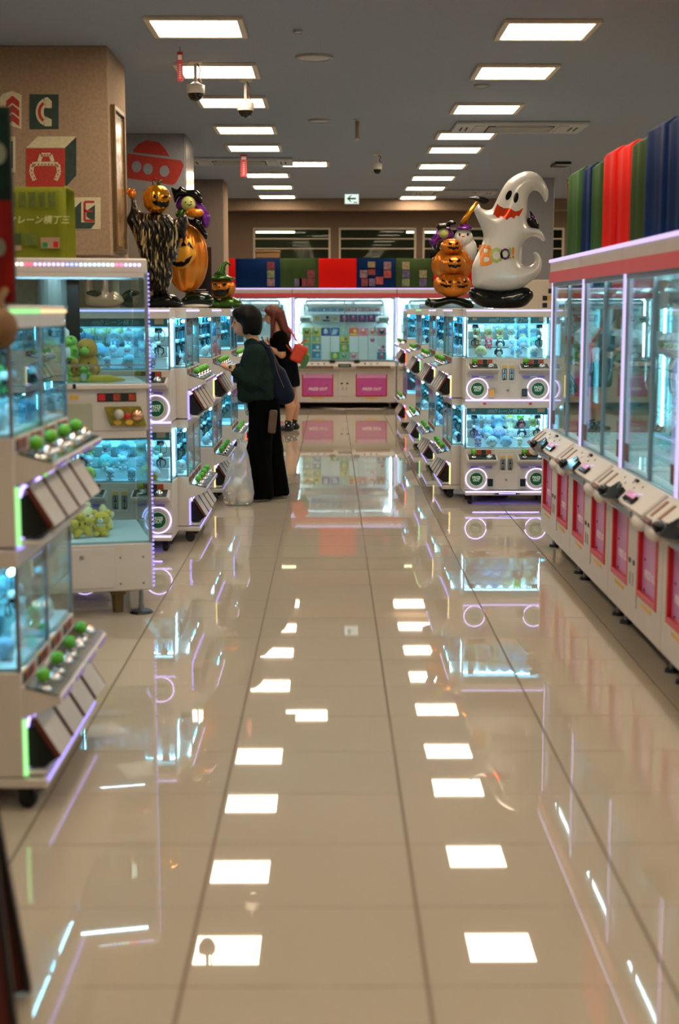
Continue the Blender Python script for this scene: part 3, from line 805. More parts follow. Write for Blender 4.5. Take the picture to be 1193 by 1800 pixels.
        if coin:
            cp = B('coin_panel', t, STEEL, -.062, .062, -.003, 0, z + .145, z + .315, 0); B('coin_plate', cp, WHITE, -.0605, .0605, -.0045, -.003, z + .1465, z + .3135, 0)
            for s in (-1, 1):
                B('coin_label', cp, LABELY, s * .03 - .018, s * .03 + .018, -.007, -.0045, z + .268, z + .286, 0)
                B('coin_slot', cp, STEEL, s * .03 - .02, s * .03 + .02, -.010, -.0045, z + .168, z + .262, .006)
                for dz in (.235, .19): B('slot_opening', cp, DARK, s * .03 - .003, s * .03 + .003, -.012, -.0095, z + dz - .015, z + dz + .018, 0); B('reject_cup', cp, BLACKP, s * .03 - .009, s * .03 + .009, -.0125, -.0095, z + dz - .018, z + dz - .008, 0)
            MB().lathe([(.011, 0), (.011, .004), (.004, .006), (0, .006)], STEEL, axis='y', n=12).build('lock', t, False, (0, -.001, z + .085))
            if k == 0: 
                oval = MB().prism([(a * .11, c * .009) for a, c in [(math.cos(q), math.sin(q)) for q in [2 * PI * i / 24 for i in range(24)]]], -.0825, -.079, mat('badge_navy', '#2a2f63', .4)); oval.build('badge', t, False, (0, 0, .094))
                MB().box(-.07, .07, -.0835, -.082, .091, .097, LILAC).build('badge_mark', t)
            else:
                for s in (-1, 1): B('red_clip', t, RED, s * .19 - .012, s * .19 + .012, -.006, 0, z - .035, z - .02, 0)
    if coin: B('under_led', t, emit('under_glow', '#7a6cff', 9.0), -hw + .05, hw - .05, .0, .02, .070, .077, 0)
    B('top_panel', t, WHITE, -hw, hw, 0, D, ZD[1] + .74, ZD[1] + .752, .003)
    return t

SLITM = mat('flap_slit_brown', '#5a2414', .5)
ST2 = (-.115, .115)
G_AISLE = 'two-deck crane machines along the aisle'
made = {}
def place(key, build, loc, rz, label, group):
    if key not in made:
        r = build(); made[key] = (r, kid_map(r)); o = r
    else:
        o = copy_tree(made[key][0], made[key][1])
    o.location = loc; o.rotation_euler = (0, 0, rz); tag(o, label, 'crane machine', group)
    return o
AW = .46; AD = .40
def aisle(color, shelf='violet', ring='violet', top=None): return lambda: crane('crane_machine', AW, AD, ST2, ring, color, False, False, top or ('lilac' if color != 'green' else 'green'), shelf)
XL, XR = -.985, 1.02
small = []
# left aisle, looking to +x
for g, (y0, col, words) in enumerate([(4.40, 'green', 'blurred'), (9.765, 'violet', 'beside the near pillar'), (11.88, 'yellow', 'beside the green jacket person'), (14.1, 'blue', 'in front of the grey pillar'), (16.3, 'orange', 'behind the red haired person')]):
    for i in range(2):
        lab = ['two-deck left aisle crane machine %s, near unit', 'two-deck left aisle crane machine %s, far unit'][i] % words
        y = y0 + AW / 2 + AW * i + .002 * i
        small.append((place('L' + col + ('far' if g == 0 and i else ''), aisle(col, top='peach' if g == 0 and i else None), (XL, y, 0), R(90), lab, G_AISLE), 'L%d%d' % (g, i)))
# right aisle, looking to -x
for g, (y0, col, words) in enumerate([(12.1, 'yellow', 'behind the ghost unit'), (14.02, 'yellow', 'with yellow ends, second block'), (16.3, 'green', 'with green lit ends'), (19.4, 'orange', 'with orange lit ends')]):
    for i in range(2):
        lab = ['two-deck right aisle crane machine %s, near unit', 'two-deck right aisle crane machine %s, far unit'][i] % words
        y = y0 + AW / 2 + AW * i + .002 * i
        small.append((place('L' + col, aisle(col), (XR, y, 0), R(-90), lab, G_AISLE), 'R%d%d' % (g, i)))
for i in range(2):
    place('Lyellow', None, (XR + .815, 12.1 + AW / 2 + AW * i + .002 * i, 0), R(90), 'two-deck crane machine facing away from the aisle behind the ghost unit, ' + ('near unit' if i == 0 else 'far unit'), G_AISLE)
EW = .70; ED = .33
ES = (-.21, .21)
ENDR = (1.455, 11.755); ENDL = (-1.41, 9.42)
er = crane('crane_machine', EW, ED, ES, 'lilac', 'lilac', True, True, 'lilac', 'lilac', TUBE, True, False)
tag(er, 'front facing white two-deck crane machine under the big foil ghost', 'crane machine', 'front facing two-deck crane machines'); er.location = (*ENDR, 0)
el = copy_tree(er, kid_map(er)); el.location = (*ENDL, 0)
tag(el, 'front facing white two-deck crane machine behind the left glass cabinet', 'crane machine', 'front facing two-deck crane machines')

# ================================================================== large crane machines
DRUM = mat('drum_silver', '#c9cfd0', .25, .7); HOUS = mat('claw_housing', '#e4e6e4', .35); LCD = mat('lcd_grey', '#7d938f', .2)
FLOORB = mat('prize_floor', '#e6f0ee', .6); BACKB = mat('mirror_back', '#e2eeec', .25, .1)
SLOTG = mat('gloss_black', '#050506', .08); BROWN = mat('panel_brown', '#7d6a58', .25, noise=.2, nscale=20); STICK = mat('sticker_brown', '#6e4a44', .6, noise=.3, nscale=150)
def big(name, W, D, kind, Hh=1.925):
    """kind 'back': flat player desk; kind 'row': deep sloping desk with black hand rests"""
    t = empty(name); hw = W / 2
    zb = .10 if kind == 'back' else .12
    if kind == 'back': B('cabinet_body', t, WHITE, -hw + .004, hw - .004, 0, D, zb, .70, .008)
    else:
        B('added_gap_shade', t, mat('added_gap_dark', '#241e1a', .7), -hw + .004, hw - .004, .16, D - .02, .0, zb, 0)  # dark block added to keep the gap under the machine in shade
        cbm = MB().box(-hw + .004, hw - .004, .05, D, zb, .70, WHITE, .004)
        for xa, xb in ((-hw + .004, -.305 - .2), (-.305 + .2, .305 - .2), (.305 + .2, hw - .004)): cbm.box(xa, xb, 0, .05, .27, .63, WHITE)
        cbm.box(-hw + .004, hw - .004, 0, .05, zb, .27, WHITE).box(-hw + .004, hw - .004, 0, .05, .63, .70, WHITE); cbm.build('cabinet_body', t)
    for sx in (-1, 1):
        for y in (.08, D - .08): MB().cyl((sx * (hw - .1), y, 0), (sx * (hw - .1), y, .015), .035, .03, RUBBER, 12).cyl((sx * (hw - .1), y, .015), (sx * (hw - .1), y, zb), .012, .012, STEEL, 8).build('leveller', t)
    for sx in (-1, 1):
        xc = sx * (hw * .52 if kind == 'back' else .305); a = .255 if kind == 'back' else .2
        z0, z1 = (.2, .56) if kind == 'back' else (.27, .63)
        f = MB(); q = .018 if kind == 'back' else .03; fy = -.012 if kind == 'back' else -.006; fb = 0 if kind == 'back' else .049; pw = 0 if kind == 'back' else .022
        f.box(xc - a, xc - a + q, fy, fb, z0, z1, RED, .002).box(xc + a - q, xc + a, fy, fb, z0, z1, RED, .002).box(xc - a + q, xc + a - q, fy, fb, z0, z0 + q, RED, .002)
        d = f.build('prize_door', t)
        B('door_panel', d, PINKD if kind == 'back' else PINKR, xc - a + q, xc + a - q, -.006 + pw, pw, z0 + q, z1 - (.06 if kind == 'back' else .0), 0)
        if kind == 'back': B('door_hood', d, PINKL, xc - a + q, xc + a - q, -.02, 0, z1 - .06, z1, .003)
        lettering('lettering', d, 'PRIZE OUT', .062 if kind == 'back' else .05, mat('door_white_letters', '#f2dcea', .4), (xc, -.008 + pw, z0 + .12), bold=.0022, shear=.25)
        for (u, v) in ((-.6, .1), (.6, .1), (.6, .5), (-.6, .5)): MB().box(xc + u * a - .008, xc + u * a + .008, -.009 + pw, -.006 + pw, z0 + (z1 - z0) * v, z0 + (z1 - z0) * v + .008, DARK).build('rivet', d)
        B('yellow_label', t, LABELY, xc - .1, xc + .1, -.003, 0, z0 - .035, z0 - .018, 0)
    cpn = B('coin_door', t, WHITE, -.1, .1, -.006, 0, .2, .62, .003)
    for s in (-1, 1): B('coin_slot', cpn, LABELD, s * .045 - .018, s * .045 + .018, -.010, -.006, .40, .425, .002)
    for s in (-1, 1): B('coin_slit', cpn, STEEL, s * .03 - .006, s * .03 + .006, -.009, -.006, .30, .36, .001)
    # player desk
    if kind == 'back':
        MB().prism([(0, .62), (-.10, .66), (-.12, .70), (-.05, .765), (0, .765)], -hw + .03, hw - .03, WHITE, 'yz').build('desk', t)
        for sx in (-1, 1):
            p = MB().prism([(-.112, .655), (-.1245, .70), (-.119, .704), (-.106, .655)], sx * hw * .5 - .28 + sx * .04, sx * hw * .5 + .28 + sx * .04, BROWN, 'yz').build('desk_band', t)
            for q in range(3): MB().lathe([(.02, 0), (.02, .008), (0, .016)], CHROME, n=12).build('desk_button', p, True, (sx * (.33 + .1 * q), -.085, .734), (R(40), 0, 0))
            B('small_display', t, BLACKP, sx * .2 - .045, sx * .2 + .045, -.09, -.05, .75, .795, .004)
        c = B('centre_display', t, BLACKP, -.105, .105, -.135, -.12, .68, .735, .004); B('display_digits', c, LCD, -.08, .08, -.137, -.135, .695, .72, 0)
    else:
        MB().prism([(.04, .60), (-.03, .625), (-.085, .675), (-.085, .70), (.03, .80), (.04, .80)], -hw + .01, hw - .01, WHITE, 'yz').build('desk', t)
        M = Matrix.Translation((0, -.026, .752)) @ Matrix.Rotation(R(40), 4, 'X') @ Matrix.Scale(.8, 4, (0, 1, 0))
        pn = MB().box(-.57, .57, -.10, .088, 0, .02, WHITE, .007).xf(M).build('player_panel', t)
        for q in (-.50, -.37): MB().box(q - .018, q + .018, -.07, .05, .02, .024, mat('slot_amber', '#8a5a34', .3), .001).xf(M).build('amber_slot', pn)
        MB().box(-.54, -.42, -.115, -.085, .005, .028, STICK, .003).xf(M).build('coin_label', pn)
        hr = MB(); hr.prism(curvy([(-.30, -.115), (-.17, -.14), (-.02, -.135), (.12, -.105), (.06, -.085), (.03, -.02), (-.03, -.05), (-.11, .0), (-.15, -.06), (-.27, -.07)], 3), .018, .042, SLOTG, 'xy').xf(M).build('hand_rest', pn, False)
        MB().ell((-.21, -.10, .045), (.045, .035, .022), SLOTG, 14, 8).xf(M).build('trackball', pn, True)
        MB().box(.14, .33, -.075, -.02, .02, .034, SLOTG, .006).xf(M).build('card_slot', pn); MB().box(.16, .32, -.05, -.01, .034, .040, PINKL, .002).xf(M).build('slot_label', pn)
        B('slot_led', pn, PINKW, .30, .305, -.075, -.03, .772, .776, 0)
        for q in range(5): MB().lathe([(.008, .02), (.008, .023), (0, .024)], STEEL, n=8).xf(M @ Matrix.Translation((-.20 + .1 * q, .05 - .03 * (q % 2), 0))).build('screw', pn)
        MB().box(.02, .07, .055, .075, .02, .034, BLACKP, .004).xf(M).build('push_button', pn, False)
        B('front_edge', t, STEEL, -.12, .34, -.094, -.084, .672, .702, .002)
        for q in (-.46, .46): MB().ell((q, -.075, .668), (.11, .034, .036), WHITE, 18, 10).build('desk_nose', t, True)
    gy = 0 if kind == 'back' else .05
    gz0, gz1 = .80, Hh - .145
    B('glass_sill', t, STEEL, -hw + .01, hw - .01, gy, gy + .03, .77 if kind == 'row' else .765, .80, .003)
    B('play_floor', t, FLOORB, -hw + .02, hw - .02, .03, D - .02, .70, .775, 0)
    for sx in (-1, 1):
        B('front_glass', t, GLASSB, -hw + .03 if sx < 0 else .008, -.008 if sx < 0 else hw - .03, gy + (.008 if sx < 0 else .016), gy + (.012 if sx < 0 else .02), gz0, gz1, 0)
        B('side_glass', t, GLASSB, sx * (hw - .008) - .002, sx * (hw - .008) + .002, .04, D - .03, gz0, gz1, 0)
        pst = B('corner_post', t, STEEL, sx * (hw - .014) - .012, sx * (hw - .014) + .012, gy, gy + .035, gz0 - .02, gz1, .002)
        B('post_led', pst, PINKW, sx * (hw - .014) - .009, sx * (hw - .014) + .009, gy - .008, gy, gz0 - .02, gz1, 0)
        B('back_post', t, STEEL, sx * (hw - .014) - .01, sx * (hw - .014) + .01, D - .03, D - .01, gz0, gz1, 0)
        if kind == 'row':
            B('side_led', t, PINKW, sx * (hw - .006) - .004, sx * (hw - .006) + .004, D * .36, D * .36 + .012, gz0, gz1, 0)
            for q in (0,): B('notice_sticker', t, STICK, sx * (hw - .1) - .045, sx * (hw - .1) + .045, gy + .004, gy + .0075, .84, .93, 0)
    B('glass_seam', t, STEEL, -.008, .008, gy + .006, gy + .022, gz0, gz1, 0)
    B('back_wall', t, BACKB, -hw + .01, hw - .01, D - .012, D, .70, gz1, 0)
    B('header', t, WHITE, -hw + .002, hw - .002, gy - .02, D, Hh - .145, Hh, .006)
    B('header_stripe', t, REDH, -hw, hw, gy - .026, gy - .02, Hh - .145, Hh - .075, 0)
    B('header_led', t, PINKW, -hw, hw, gy - .03, gy - .014, Hh - .012, Hh + .008, 0)
    # lights, drum and claws in the case
    k_ = .62 if kind == 'row' else 1.
    tubes(t, TUBEW, [((-(hw - .06) * k_, .06 + gy, gz1 - .009), ((hw - .06) * k_, .06 + gy, gz1 - .009), .0085), ((-hw + .06, D - .06, gz1 - .02), (hw - .06, D - .06, gz1 - .02), .012)] + [((q * (hw - .05), D - .05, gz0 + .02), (q * (hw - .05), D - .05, gz1 - .05), .01) for q in (-1, 1)])
    B('header_lip', t, STEEL, -hw + .03, hw - .03, gy - .004, gy + .006, gz1 - .026, gz1, 0)
    dz = gz1 - .1
    dr_ = MB().cyl((-hw * .72, .28, dz), (hw * .72, .28, dz), .075, .075, DRUM, 20).ell((-hw * .72, .28, dz), (.04, .075, .075), DRUM, 12, 8).ell((hw * .72, .28, dz), (.04, .075, .075), DRUM, 12, 8).build('gantry_drum', t, True)
    smooth_by_angle(dr_)
    lettering('lettering', dr_, 'クレーン横丁', .085, mat('drum_letters', '#5f686c', .4), (0, .2, dz), shear=.2)
    for sx in (-1, 1):
        x = sx * hw * .74 if kind == 'back' else sx * hw * .5
        c = MB().cyl((x, .25, dz - .2), (x, .25, dz), .028, .03, HOUS, 12).box(x - .11, x + .11, .17, .33, dz - .31, dz - .19, HOUS, .035).build('claw_housing', t)
        smooth_by_angle(c, 60)
        B('digit_display', c, LCD, x - .06, x + .06, .166, .171, dz - .275, dz - .225, .002)
        cl = MB()
        for s in (-1, 1): cl.tube([(x + s * .06, .25, dz - .30), (x + s * .13, .25, dz - .36), (x + s * .12, .25, dz - .46), (x + s * .05, .25, dz - .5)], [.014, .012, .01, .006], CHROME, 6)
        cl.build('claw_arm', c, True)
    return t
BACKD = .9
bk = big('large_crane_machine', 1.69, BACKD, 'back', 1.945); bkm = kid_map(bk)
for i, (xc, lab) in enumerate([(.217, 'large pink doored crane machine in the middle of the back row'), (-1.478, 'large crane machine of the back row behind the two people'), (1.912, 'large crane machine of the back row behind the pumpkin balloons')]):
    o = bk if i == 0 else copy_tree(bk, bkm)
    o.location = (xc, 23.3, 0); tag(o, lab, 'crane machine', 'large crane machines in the back row')
RW = 1.198
rw = big('large_crane_machine', RW, .85, 'row', 1.925); rwm = kid_map(rw)
XROW = 1.44; ROWY = [9.68 - RW / 2 - 1.2 * i for i in range(5)]
for i, y in enumerate(ROWY):
    o = rw if i == 0 else copy_tree(rw, rwm)
    o.location = (XROW, y, 0); o.rotation_euler = (0, 0, R(-90))
    tag(o, ['large red striped crane machine at the far end of the right hand row', 'large red striped crane machine, second from the far end of the right row', 'large red striped crane machine, third from the far end, cut by the frame', 'large red striped crane machine, fourth from the far end, beside the camera', 'large red striped crane machine, fifth from the far end, beside the camera'][i], 'crane machine', 'large crane machines in the right row')

# coloured vinyl covers standing on the machines
VG = film('vinyl_green', '#3c5f30', .95); VB = film('vinyl_blue', '#0f2a58', 1.0); VR = film('vinyl_red', '#e01e16', 1.0); VY = film('vinyl_yellow_green', '#8c9230', .85)
VGd = film('vinyl_dull_green', '#3f5230', .93)
def cover(x0, x1, zh, dp, m, folds=3, seed=0, hem=True):
    """open-bottomed vinyl sleeve: wavy front, top, back"""
    rr = random.Random(seed); t = empty('vinyl_cover'); n = 18; b = MB(); V = []; F = []
    ph = rr.uniform(0, 6)
    cols = []
    for i in range(n + 1):
        u = i / n; x = x0 + (x1 - x0) * u
        wv = .008 * math.sin(folds * 2 * PI * u + ph) + .003 * math.sin(5 * PI * u + ph * 2)
        edge = .0 if 0 < i < n else .012
        prof = [(wv * .9 + edge, 0), (wv + edge, zh * .5), (wv * .5 + edge, zh - .02), (.02 + edge, zh), (dp - .02, zh + .004 * math.sin(9 * u)), (dp, zh - .02), (dp - wv, 0)]
        cols.append(prof)
        V += [(x, p[0], p[1]) for p in prof]
    k = len(cols[0])
    for i in range(n):
        for j in range(k - 1): F.append((i * k + j, (i + 1) * k + j, (i + 1) * k + j + 1, i * k + j + 1))
    # inner skin for real thickness
    base = len(V); V += [(x, y + (.003 if q % k < 3 else -.003 if q % k > 3 else 0), z - (.003 if 2 < q % k < 5 else 0)) for q, (x, y, z) in enumerate(V)]
    F += [tuple(a + base for a in f[::-1]) for f in F]
    b.add(V, F, m); o = b.build('sheet', t, True)
    if hem:
        for x in (x0, x1): MB().tube([(x, .012, 0), (x, .012, zh * .5), (x, .014, zh - .015), (x, .03, zh), (x, dp - .02, zh)], .007, m, 6).build('hem', t, True)
    return t
def Yat(u): return 1.49 * 2500 / (u - 582)
edges = [990, 1012, 1030, 1048, 1072, 1097, 1123, 1158, 1192, 1240, 1300]
names = [('green', VG), ('blue', VB), ('green', VG), ('red', VR), ('red', VR), ('green', VGd), ('blue', VB), ('blue', VB), ('red', VR), ('green', VG)]
labs = ['pale green vinyl cover at the far end on top of the right row', 'blue vinyl cover between two green ones on the right row', 'green vinyl cover just beyond the red ones on the right row', 'red vinyl cover, farther of the red pair on the right row', 'red vinyl cover, nearer of the red pair on the right row', 'dull green vinyl cover between red and dark blue on the right row', 'dark blue vinyl cover, farther of the blue pair on the right row', 'dark blue vinyl cover, nearer of the blue pair on the right row', 'red vinyl cover at the right edge of the picture', 'green vinyl cover on the right row beside the camera']
for i in range(10):
    ya, yb = Yat(edges[i]), Yat(edges[i + 1])
    c = cover(-(ya - yb) / 2 + .008, (ya - yb) / 2 - .008, .51 - .012 * (i % 3), .34, names[i][1], 1 + i % 2, i)
    c.location = (XROW + .05, (ya + yb) / 2, 1.934); c.rotation_euler = (0, 0, R(-90)); tag(c, labs[i], 'vinyl cover', 'vinyl covers on the right row')
PICS = [mat('picture_%d' % i, c, .5, noise=.45, nscale=22) for i, c in enumerate(['#7a2c34', '#8a6a70', '#59506e', '#a04038', '#6d7a58', '#91845c'])]
bx = [(-2.3, -1.56, VR, 'red'), (-1.55, -.835, VB, 'blue'), (-.828, -.208, VGd, 'green'), (-.2, .408, VR, 'red'), (.416, 1.03, VB, 'blue'), (1.05, 1.66, VGd, 'green'), (1.67, 2.3, VR, 'red')]
blab = ['red vinyl cover at the left end of the back row', 'plain dark blue vinyl cover left of centre on the back row', 'green vinyl cover with faint pictures in the back row', 'bright red vinyl cover in the middle of the back row', 'dark blue vinyl cover printed with red pictures in the back row', 'green vinyl cover on the back row beside the pumpkins', 'red vinyl cover on the back row behind the ghost']
for i, (a, b_, m, cn) in enumerate(bx):
    c = cover(-(b_ - a) / 2, (b_ - a) / 2, .475, .45, m, 1, 20 + i); c.location = ((a + b_) / 2, 23.42, 1.955); tag(c, blab[i], 'vinyl cover', 'vinyl covers on the back row')
    if i in (1, 2, 4, 5):
        rr = random.Random(i); hw = (b_ - a) / 2
        cells = {1: [(3, 0), (3, 1), (3, 2)], 2: [(3, 0), (3, 1), (2, 0), (1.4, 0)], 4: [(0, 1), (1, 0), (1, 1.3), (1, 2), (2, .2), (3, 1), (3, 2), (.2, 0)], 5: [(.4, 0), (.4, 1), (.4, 2), (2.6, 0), (2.6, 1)]}[i]
        for (cx_, cz_) in cells:
            x = -hw + .05 + cx_ * (2 * hw - .1) / 4; z = .03 + cz_ * .135
            B('picture', c, PICS[rr.randrange(6)], x, x + .12, -.027, -.022, z, z + .12, 0)

# ================================================================== glass prize cabinet at left
CW, CD = .74, .80
CABA = 13
CABP = (-.945 - .37 * math.cos(R(13)), 7.42 - .37 * math.sin(R(13)), 0)
t = cab = empty('prize_cabinet', CABP, R(CABA), 'tall two-level glass prize cabinet with dotted LED frame at left', 'crane machine')
hw = CW / 2
B('cabinet_body', t, WHITE, -hw, hw, 0, CD, .13, .385, .006)
dp = B('cabinet_door', t, WHITE, -hw + .02, hw - .20, -.006, 0, .15, .365, .004); MB().lathe([(.011, 0), (.011, .006), (0, .008)], STEEL, axis='y', n=12).build('lock', dp, False, (0.0, -.006, .32))
for x, z in ((.20, .31), (.32, .31), (.20, .17), (.32, .17)): MB().lathe([(.006, 0), (.006, .004), (0, .005)], BROWN, axis='y', n=8).build('screw', t, False, (x, 0, z))
for x, y in ((hw - .06, .05), (hw - .06, CD - .06), (-hw + .06, .05), (-hw + .06, CD - .06)):
    MB().cyl((x, y, 0), (x, y, .014), .065, .055, BLACKP, 16).cyl((x, y, .014), (x, y, .045), .018, .014, STEEL, 8).cyl((x, y, .045), (x, y, .13), .012, .012, STEEL, 8).build('leveller', t)
FOOT = mat('foot_brass', '#6b5a30', .4, .3)
MB().cyl((.19, .1, 0), (.19, .1, .10), .028, .035, FOOT, 12).box(.15, .23, .06, .14, .10, .13, FOOT, .004).build('caster_foot', t)
B('lower_floor', t, FLOORB, -hw + .012, hw - .012, .012, CD - .012, .385, .395, 0)
B('mid_body', t, WHITE, -hw, hw, 0, CD, .975, 1.215, .006)
B('mid_sill', t, WHITE, -hw + .002, hw - .002, -.03, .02, 1.195, 1.222, .005)
B('upper_floor', t, FLOORB, -hw + .012, hw - .012, .012, CD - .012, 1.215, 1.225, 0)
for z0, z1 in ((.385, .975), (1.215, 1.785)):
    B('front_glass', t, GLASS, -hw + .012, hw - .02, .003, .008, z0, z1, 0)
    for s in (-1, 1): B('side_glass', t, GLASS, s * (hw - .006) - .002, s * (hw - .006) + .002, .02, CD - .02, z0, z1, 0)
    B('back_glass', t, GLASS, -hw + .012, hw - .012, CD - .01, CD - .006, z0, z1, 0)
    if z0 > 1: B('glass_joint', t, STEEL, -hw + .012, hw - .02, .0, .01, 1.315, 1.322, 0)
B('header', t, WHITE, -hw, hw, 0, CD, 1.785, 1.862, .008)
DOTS = [('#fff0f0', .12), ('#ff4a6a', .2), ('#d6a8ff', .42), ('#8f9dff', .52), ('#bfe2ff', .72), ('#d8fff2', .80), ('#ff6a9a', .86), ('#cdbcff', 1.0)]
n = 30
for k in range(n):
    u = (k + .5) / n; c = next(c for c, lim in DOTS if u <= lim + 1e-6)
    MB().box(-hw + .03 + (CW - .06) * u - .007, -hw + .03 + (CW - .06) * u + .007, -.006, 0, 1.822, 1.836, emit('dot_' + c[1:], c, 3.2), .002).build('led_dot', t)
for s in (-1, 1):
    p = B('frame_post', t, STEEL if s > 0 else WHITE, s * (hw - .008) - .009, s * (hw - .008) + .009, 0, .02, .385, 1.785, .001)
    e = MB(); lo = 1.4 if s < 0 else .15
    k = lo
    while k < 1.80:
        e.box(s * (hw + .004) - .004, s * (hw + .004) + .004, -.006, .004, k, k + .010, VIOLET); k += .022
    e.build('led_string', t)
tubes(t, TUBEW, [((-hw + .06, .06, 1.778), (hw - .06, .06, 1.778), .007), ((-hw + .06, .05, .957), (hw - .06, .05, .957), .007)])
B('header_lip', t, WHITE, -hw + .01, hw - .02, .0, .012, 1.766, 1.79, 0); B('middle_lip', t, WHITE, -hw + .01, hw - .02, .0, .012, .94, .976, 0)
# player front
MB().prism([(.10, 1.13), (.30, 1.13), (.30, 1.175), (.10, 1.175)], -.003, 0, LABELD).build('price_board', t)
for q, m in enumerate((RED, LABELD, LABELO, LABELD, LABELO)): B('price_label', t, m, +.105 + .039 * q, .14 + .039 * q, -.006, -.003, 1.136, 1.17, 0)
PAD = mat('pad_gold_green', '#7c7320', .35, noise=.35, nscale=60)
pd = MB().prism([(.165, 1.01), (.35, 1.0), (.32, 1.105), (.135, 1.105)], -.025, 0, PAD).build('control_pad', t)
MB().cyl((.20, -.025, 1.06), (.20, -.05, 1.06), .008, .008, CHROME, 8).ell((.205, -.055, 1.068), .026, mat('knob_grey', '#b9b6ac', .3), 12, 8).build('joystick', pd, True)
MB().lathe([(.016, 0), (.016, .01), (.01, .016), (0, .018)], RED, axis='y', n=14).build('red_button', pd, True, (.25, -.025, 1.055))
MB().lathe([(.03, 0), (.028, .012), (.02, .02), (0, .024)], COPPER, axis='y', n=16).build('start_button', pd, True, (.30, -.025, 1.06))
for x in (.20, .26): MB().prism(ellipse(x, 1.025, .02, .014, 12), -.028, -.025, LABELY).build('yellow_mark', pd)
FROST = film('frosted_flap', '#c4c8b4', .75)
B('prize_flap', t, FROST, -.06, .075, -.02, -.012, .99, 1.125, .004)
B('yellow_label', t, LABELY, -.04, .005, -.004, 0, 1.145, 1.165, 0)
tb = MB().prism([(-.21, 1.08), (-.105, 1.08), (-.125, 1.18), (-.21, 1.18)], -.03, 0, BLACKP).build('card_reader', t); MB().prism([(-.195, 1.09), (-.125, 1.09), (-.14, 1.165), (-.195, 1.165)], -.033, -.03, SCREEN).build('reader_screen', tb)
B('lock_bar', t, BLACKP, -.025, -.008, -.034, -.03, 1.20, 1.225, 0)
# claw carriage
GREYM = mat('carriage_grey', '#8d9490', .4, .3)
cg = MB().cyl((-.10, .35, 1.60), (-.10, .35, 1.76), .075, .075, GREYM, 20).cyl((-.10, .35, 1.605), (-.10, .35, 1.625), .08, .08, STEEL, 20).cyl((-.10, .35, 1.5), (-.10, .35, 1.61), .035, .035, GREYM, 14).build('claw_carriage', t, False)
hb = B('claw_housing', t, HOUS, -.22, -.02, .27, .43, 1.40, 1.51, .02)
ca = MB()
for k in range(3):
    a = 2 * PI * k / 3; c, s = math.cos(a), math.sin(a)
    ca.tube([(-.12 + .04 * c, .35 + .04 * s, 1.42), (-.12 + .1 * c, .35 + .1 * s, 1.37), (-.12 + .09 * c, .35 + .09 * s, 1.30), (-.12 + .04 * c, .35 + .04 * s, 1.27)], [.012, .012, .009, .006], CHROME, 6)
ca.build('claw_prongs', hb, True)
B('gantry_rail', t, STEEL, -hw + .012, hw - .012, .33, .37, 1.76, 1.782, .002)
B('side_rail', t, BLACKP, -.02, .06, .7, .74, 1.3, 1.78, .002)
# stacked boards in vinyl above it
c = cover(-.17, .17, .355, .3, VY, 1, 5); c.location = (-1.525, 7.38, 1.865); tag(c, 'yellow-green vinyl cover with white lettering on top of the left glass cabinet', 'vinyl cover', )
lettering('lettering', c, '三クレーン横丁三', .045, mat('vinyl_letters', '#e4dfa0', .6), (.02, -.030, .185), shear=.2)
prn = mat('vinyl_print_green', '#5d6a24', .5, noise=.3, nscale=30); prd = mat('vinyl_print_dark', '#3f4a28', .5); prp = mat('vinyl_print_pink', '#a88a70', .5)
for k in range(6): B('picture', c, prn, -.155 + .05 * k, -.12 + .05 * k, -.026, -.022, .25, .325, 0)
for x0, x1, z0, z1, m in ((-.16, -.05, .065, .12, prd), (-.04, .03, .06, .12, prn), (-.16, -.05, .035, .06, prp), (.05, .145, .045, .10, prp)): B('picture', c, m, x0, x1, -.027, -.022, z0, z1, 0)
B('picture', c, _M['exit_green'], .06, .085, -.030, -.027, .05, .075, 0); B('picture', c, RED, .115, .14, -.030, -.027, .05, .08, 0)

# near left, out of focus: poster stand and dark red sign board
pst = empty('poster_stand', (-1.27, 4.43, 0), 0, 'blurred green and red poster board at the left edge of the picture', 'poster')
B('board', pst, mat('poster_edge', '#16100e', .7), -.3, .30, 0, .02, 1.62, 2.21, .003)
PG = mat('poster_dark_green', '#0c211a', .7, noise=.5, nscale=8, ior=1.2); PR = mat('poster_dark_red', '#6e130e', .7, noise=.4, nscale=9, ior=1.2); PP = mat('poster_pale', '#5f6656', .7, noise=.2, nscale=9)
B('print', pst, PG, -.295, .297, -.004, 0, 1.93, 2.205, 0); B('print', pst, PR, -.295, .297, -.004, 0, 1.625, 1.93, 0)
for x, z, r in ((.262, 2.07, .024), (-.05, 2.1, .05), (.255, 1.79, .02), (.0, 1.78, .05)): MB().prism(ellipse(x, z, r, r * 1.4, 16), -.007, -.004, PP).build('print', pst)
for x in (-.2, .2): MB().box(x - .02, x + .02, -.02, .07, 1.614, 1.625, BLACKP, .002).build('foot', pst)
WB = mat('wood_brown', '#70512f', .6, noise=.2, nscale=12)
MB().ell((.27, -.09, 1.545), (.055, .05, .062), WB, 16, 10).build('wooden_knob', pst, True); MB().tube([(.27, -.09, 1.59), (.27, -.07, 1.64), (.27, -.005, 1.66)], .012, WB, 8).build('knob_stem', pst)
sb_ = empty('sign_board', (-.80, 3.0, 0), R(8), 'dark red folding sign board leaning at the bottom left corner', 'sign board')
DR = mat('board_dark_red', '#4a0f0a', .45, noise=.2, nscale=6); DRE = mat('board_edge_dark', '#140b08', .6)
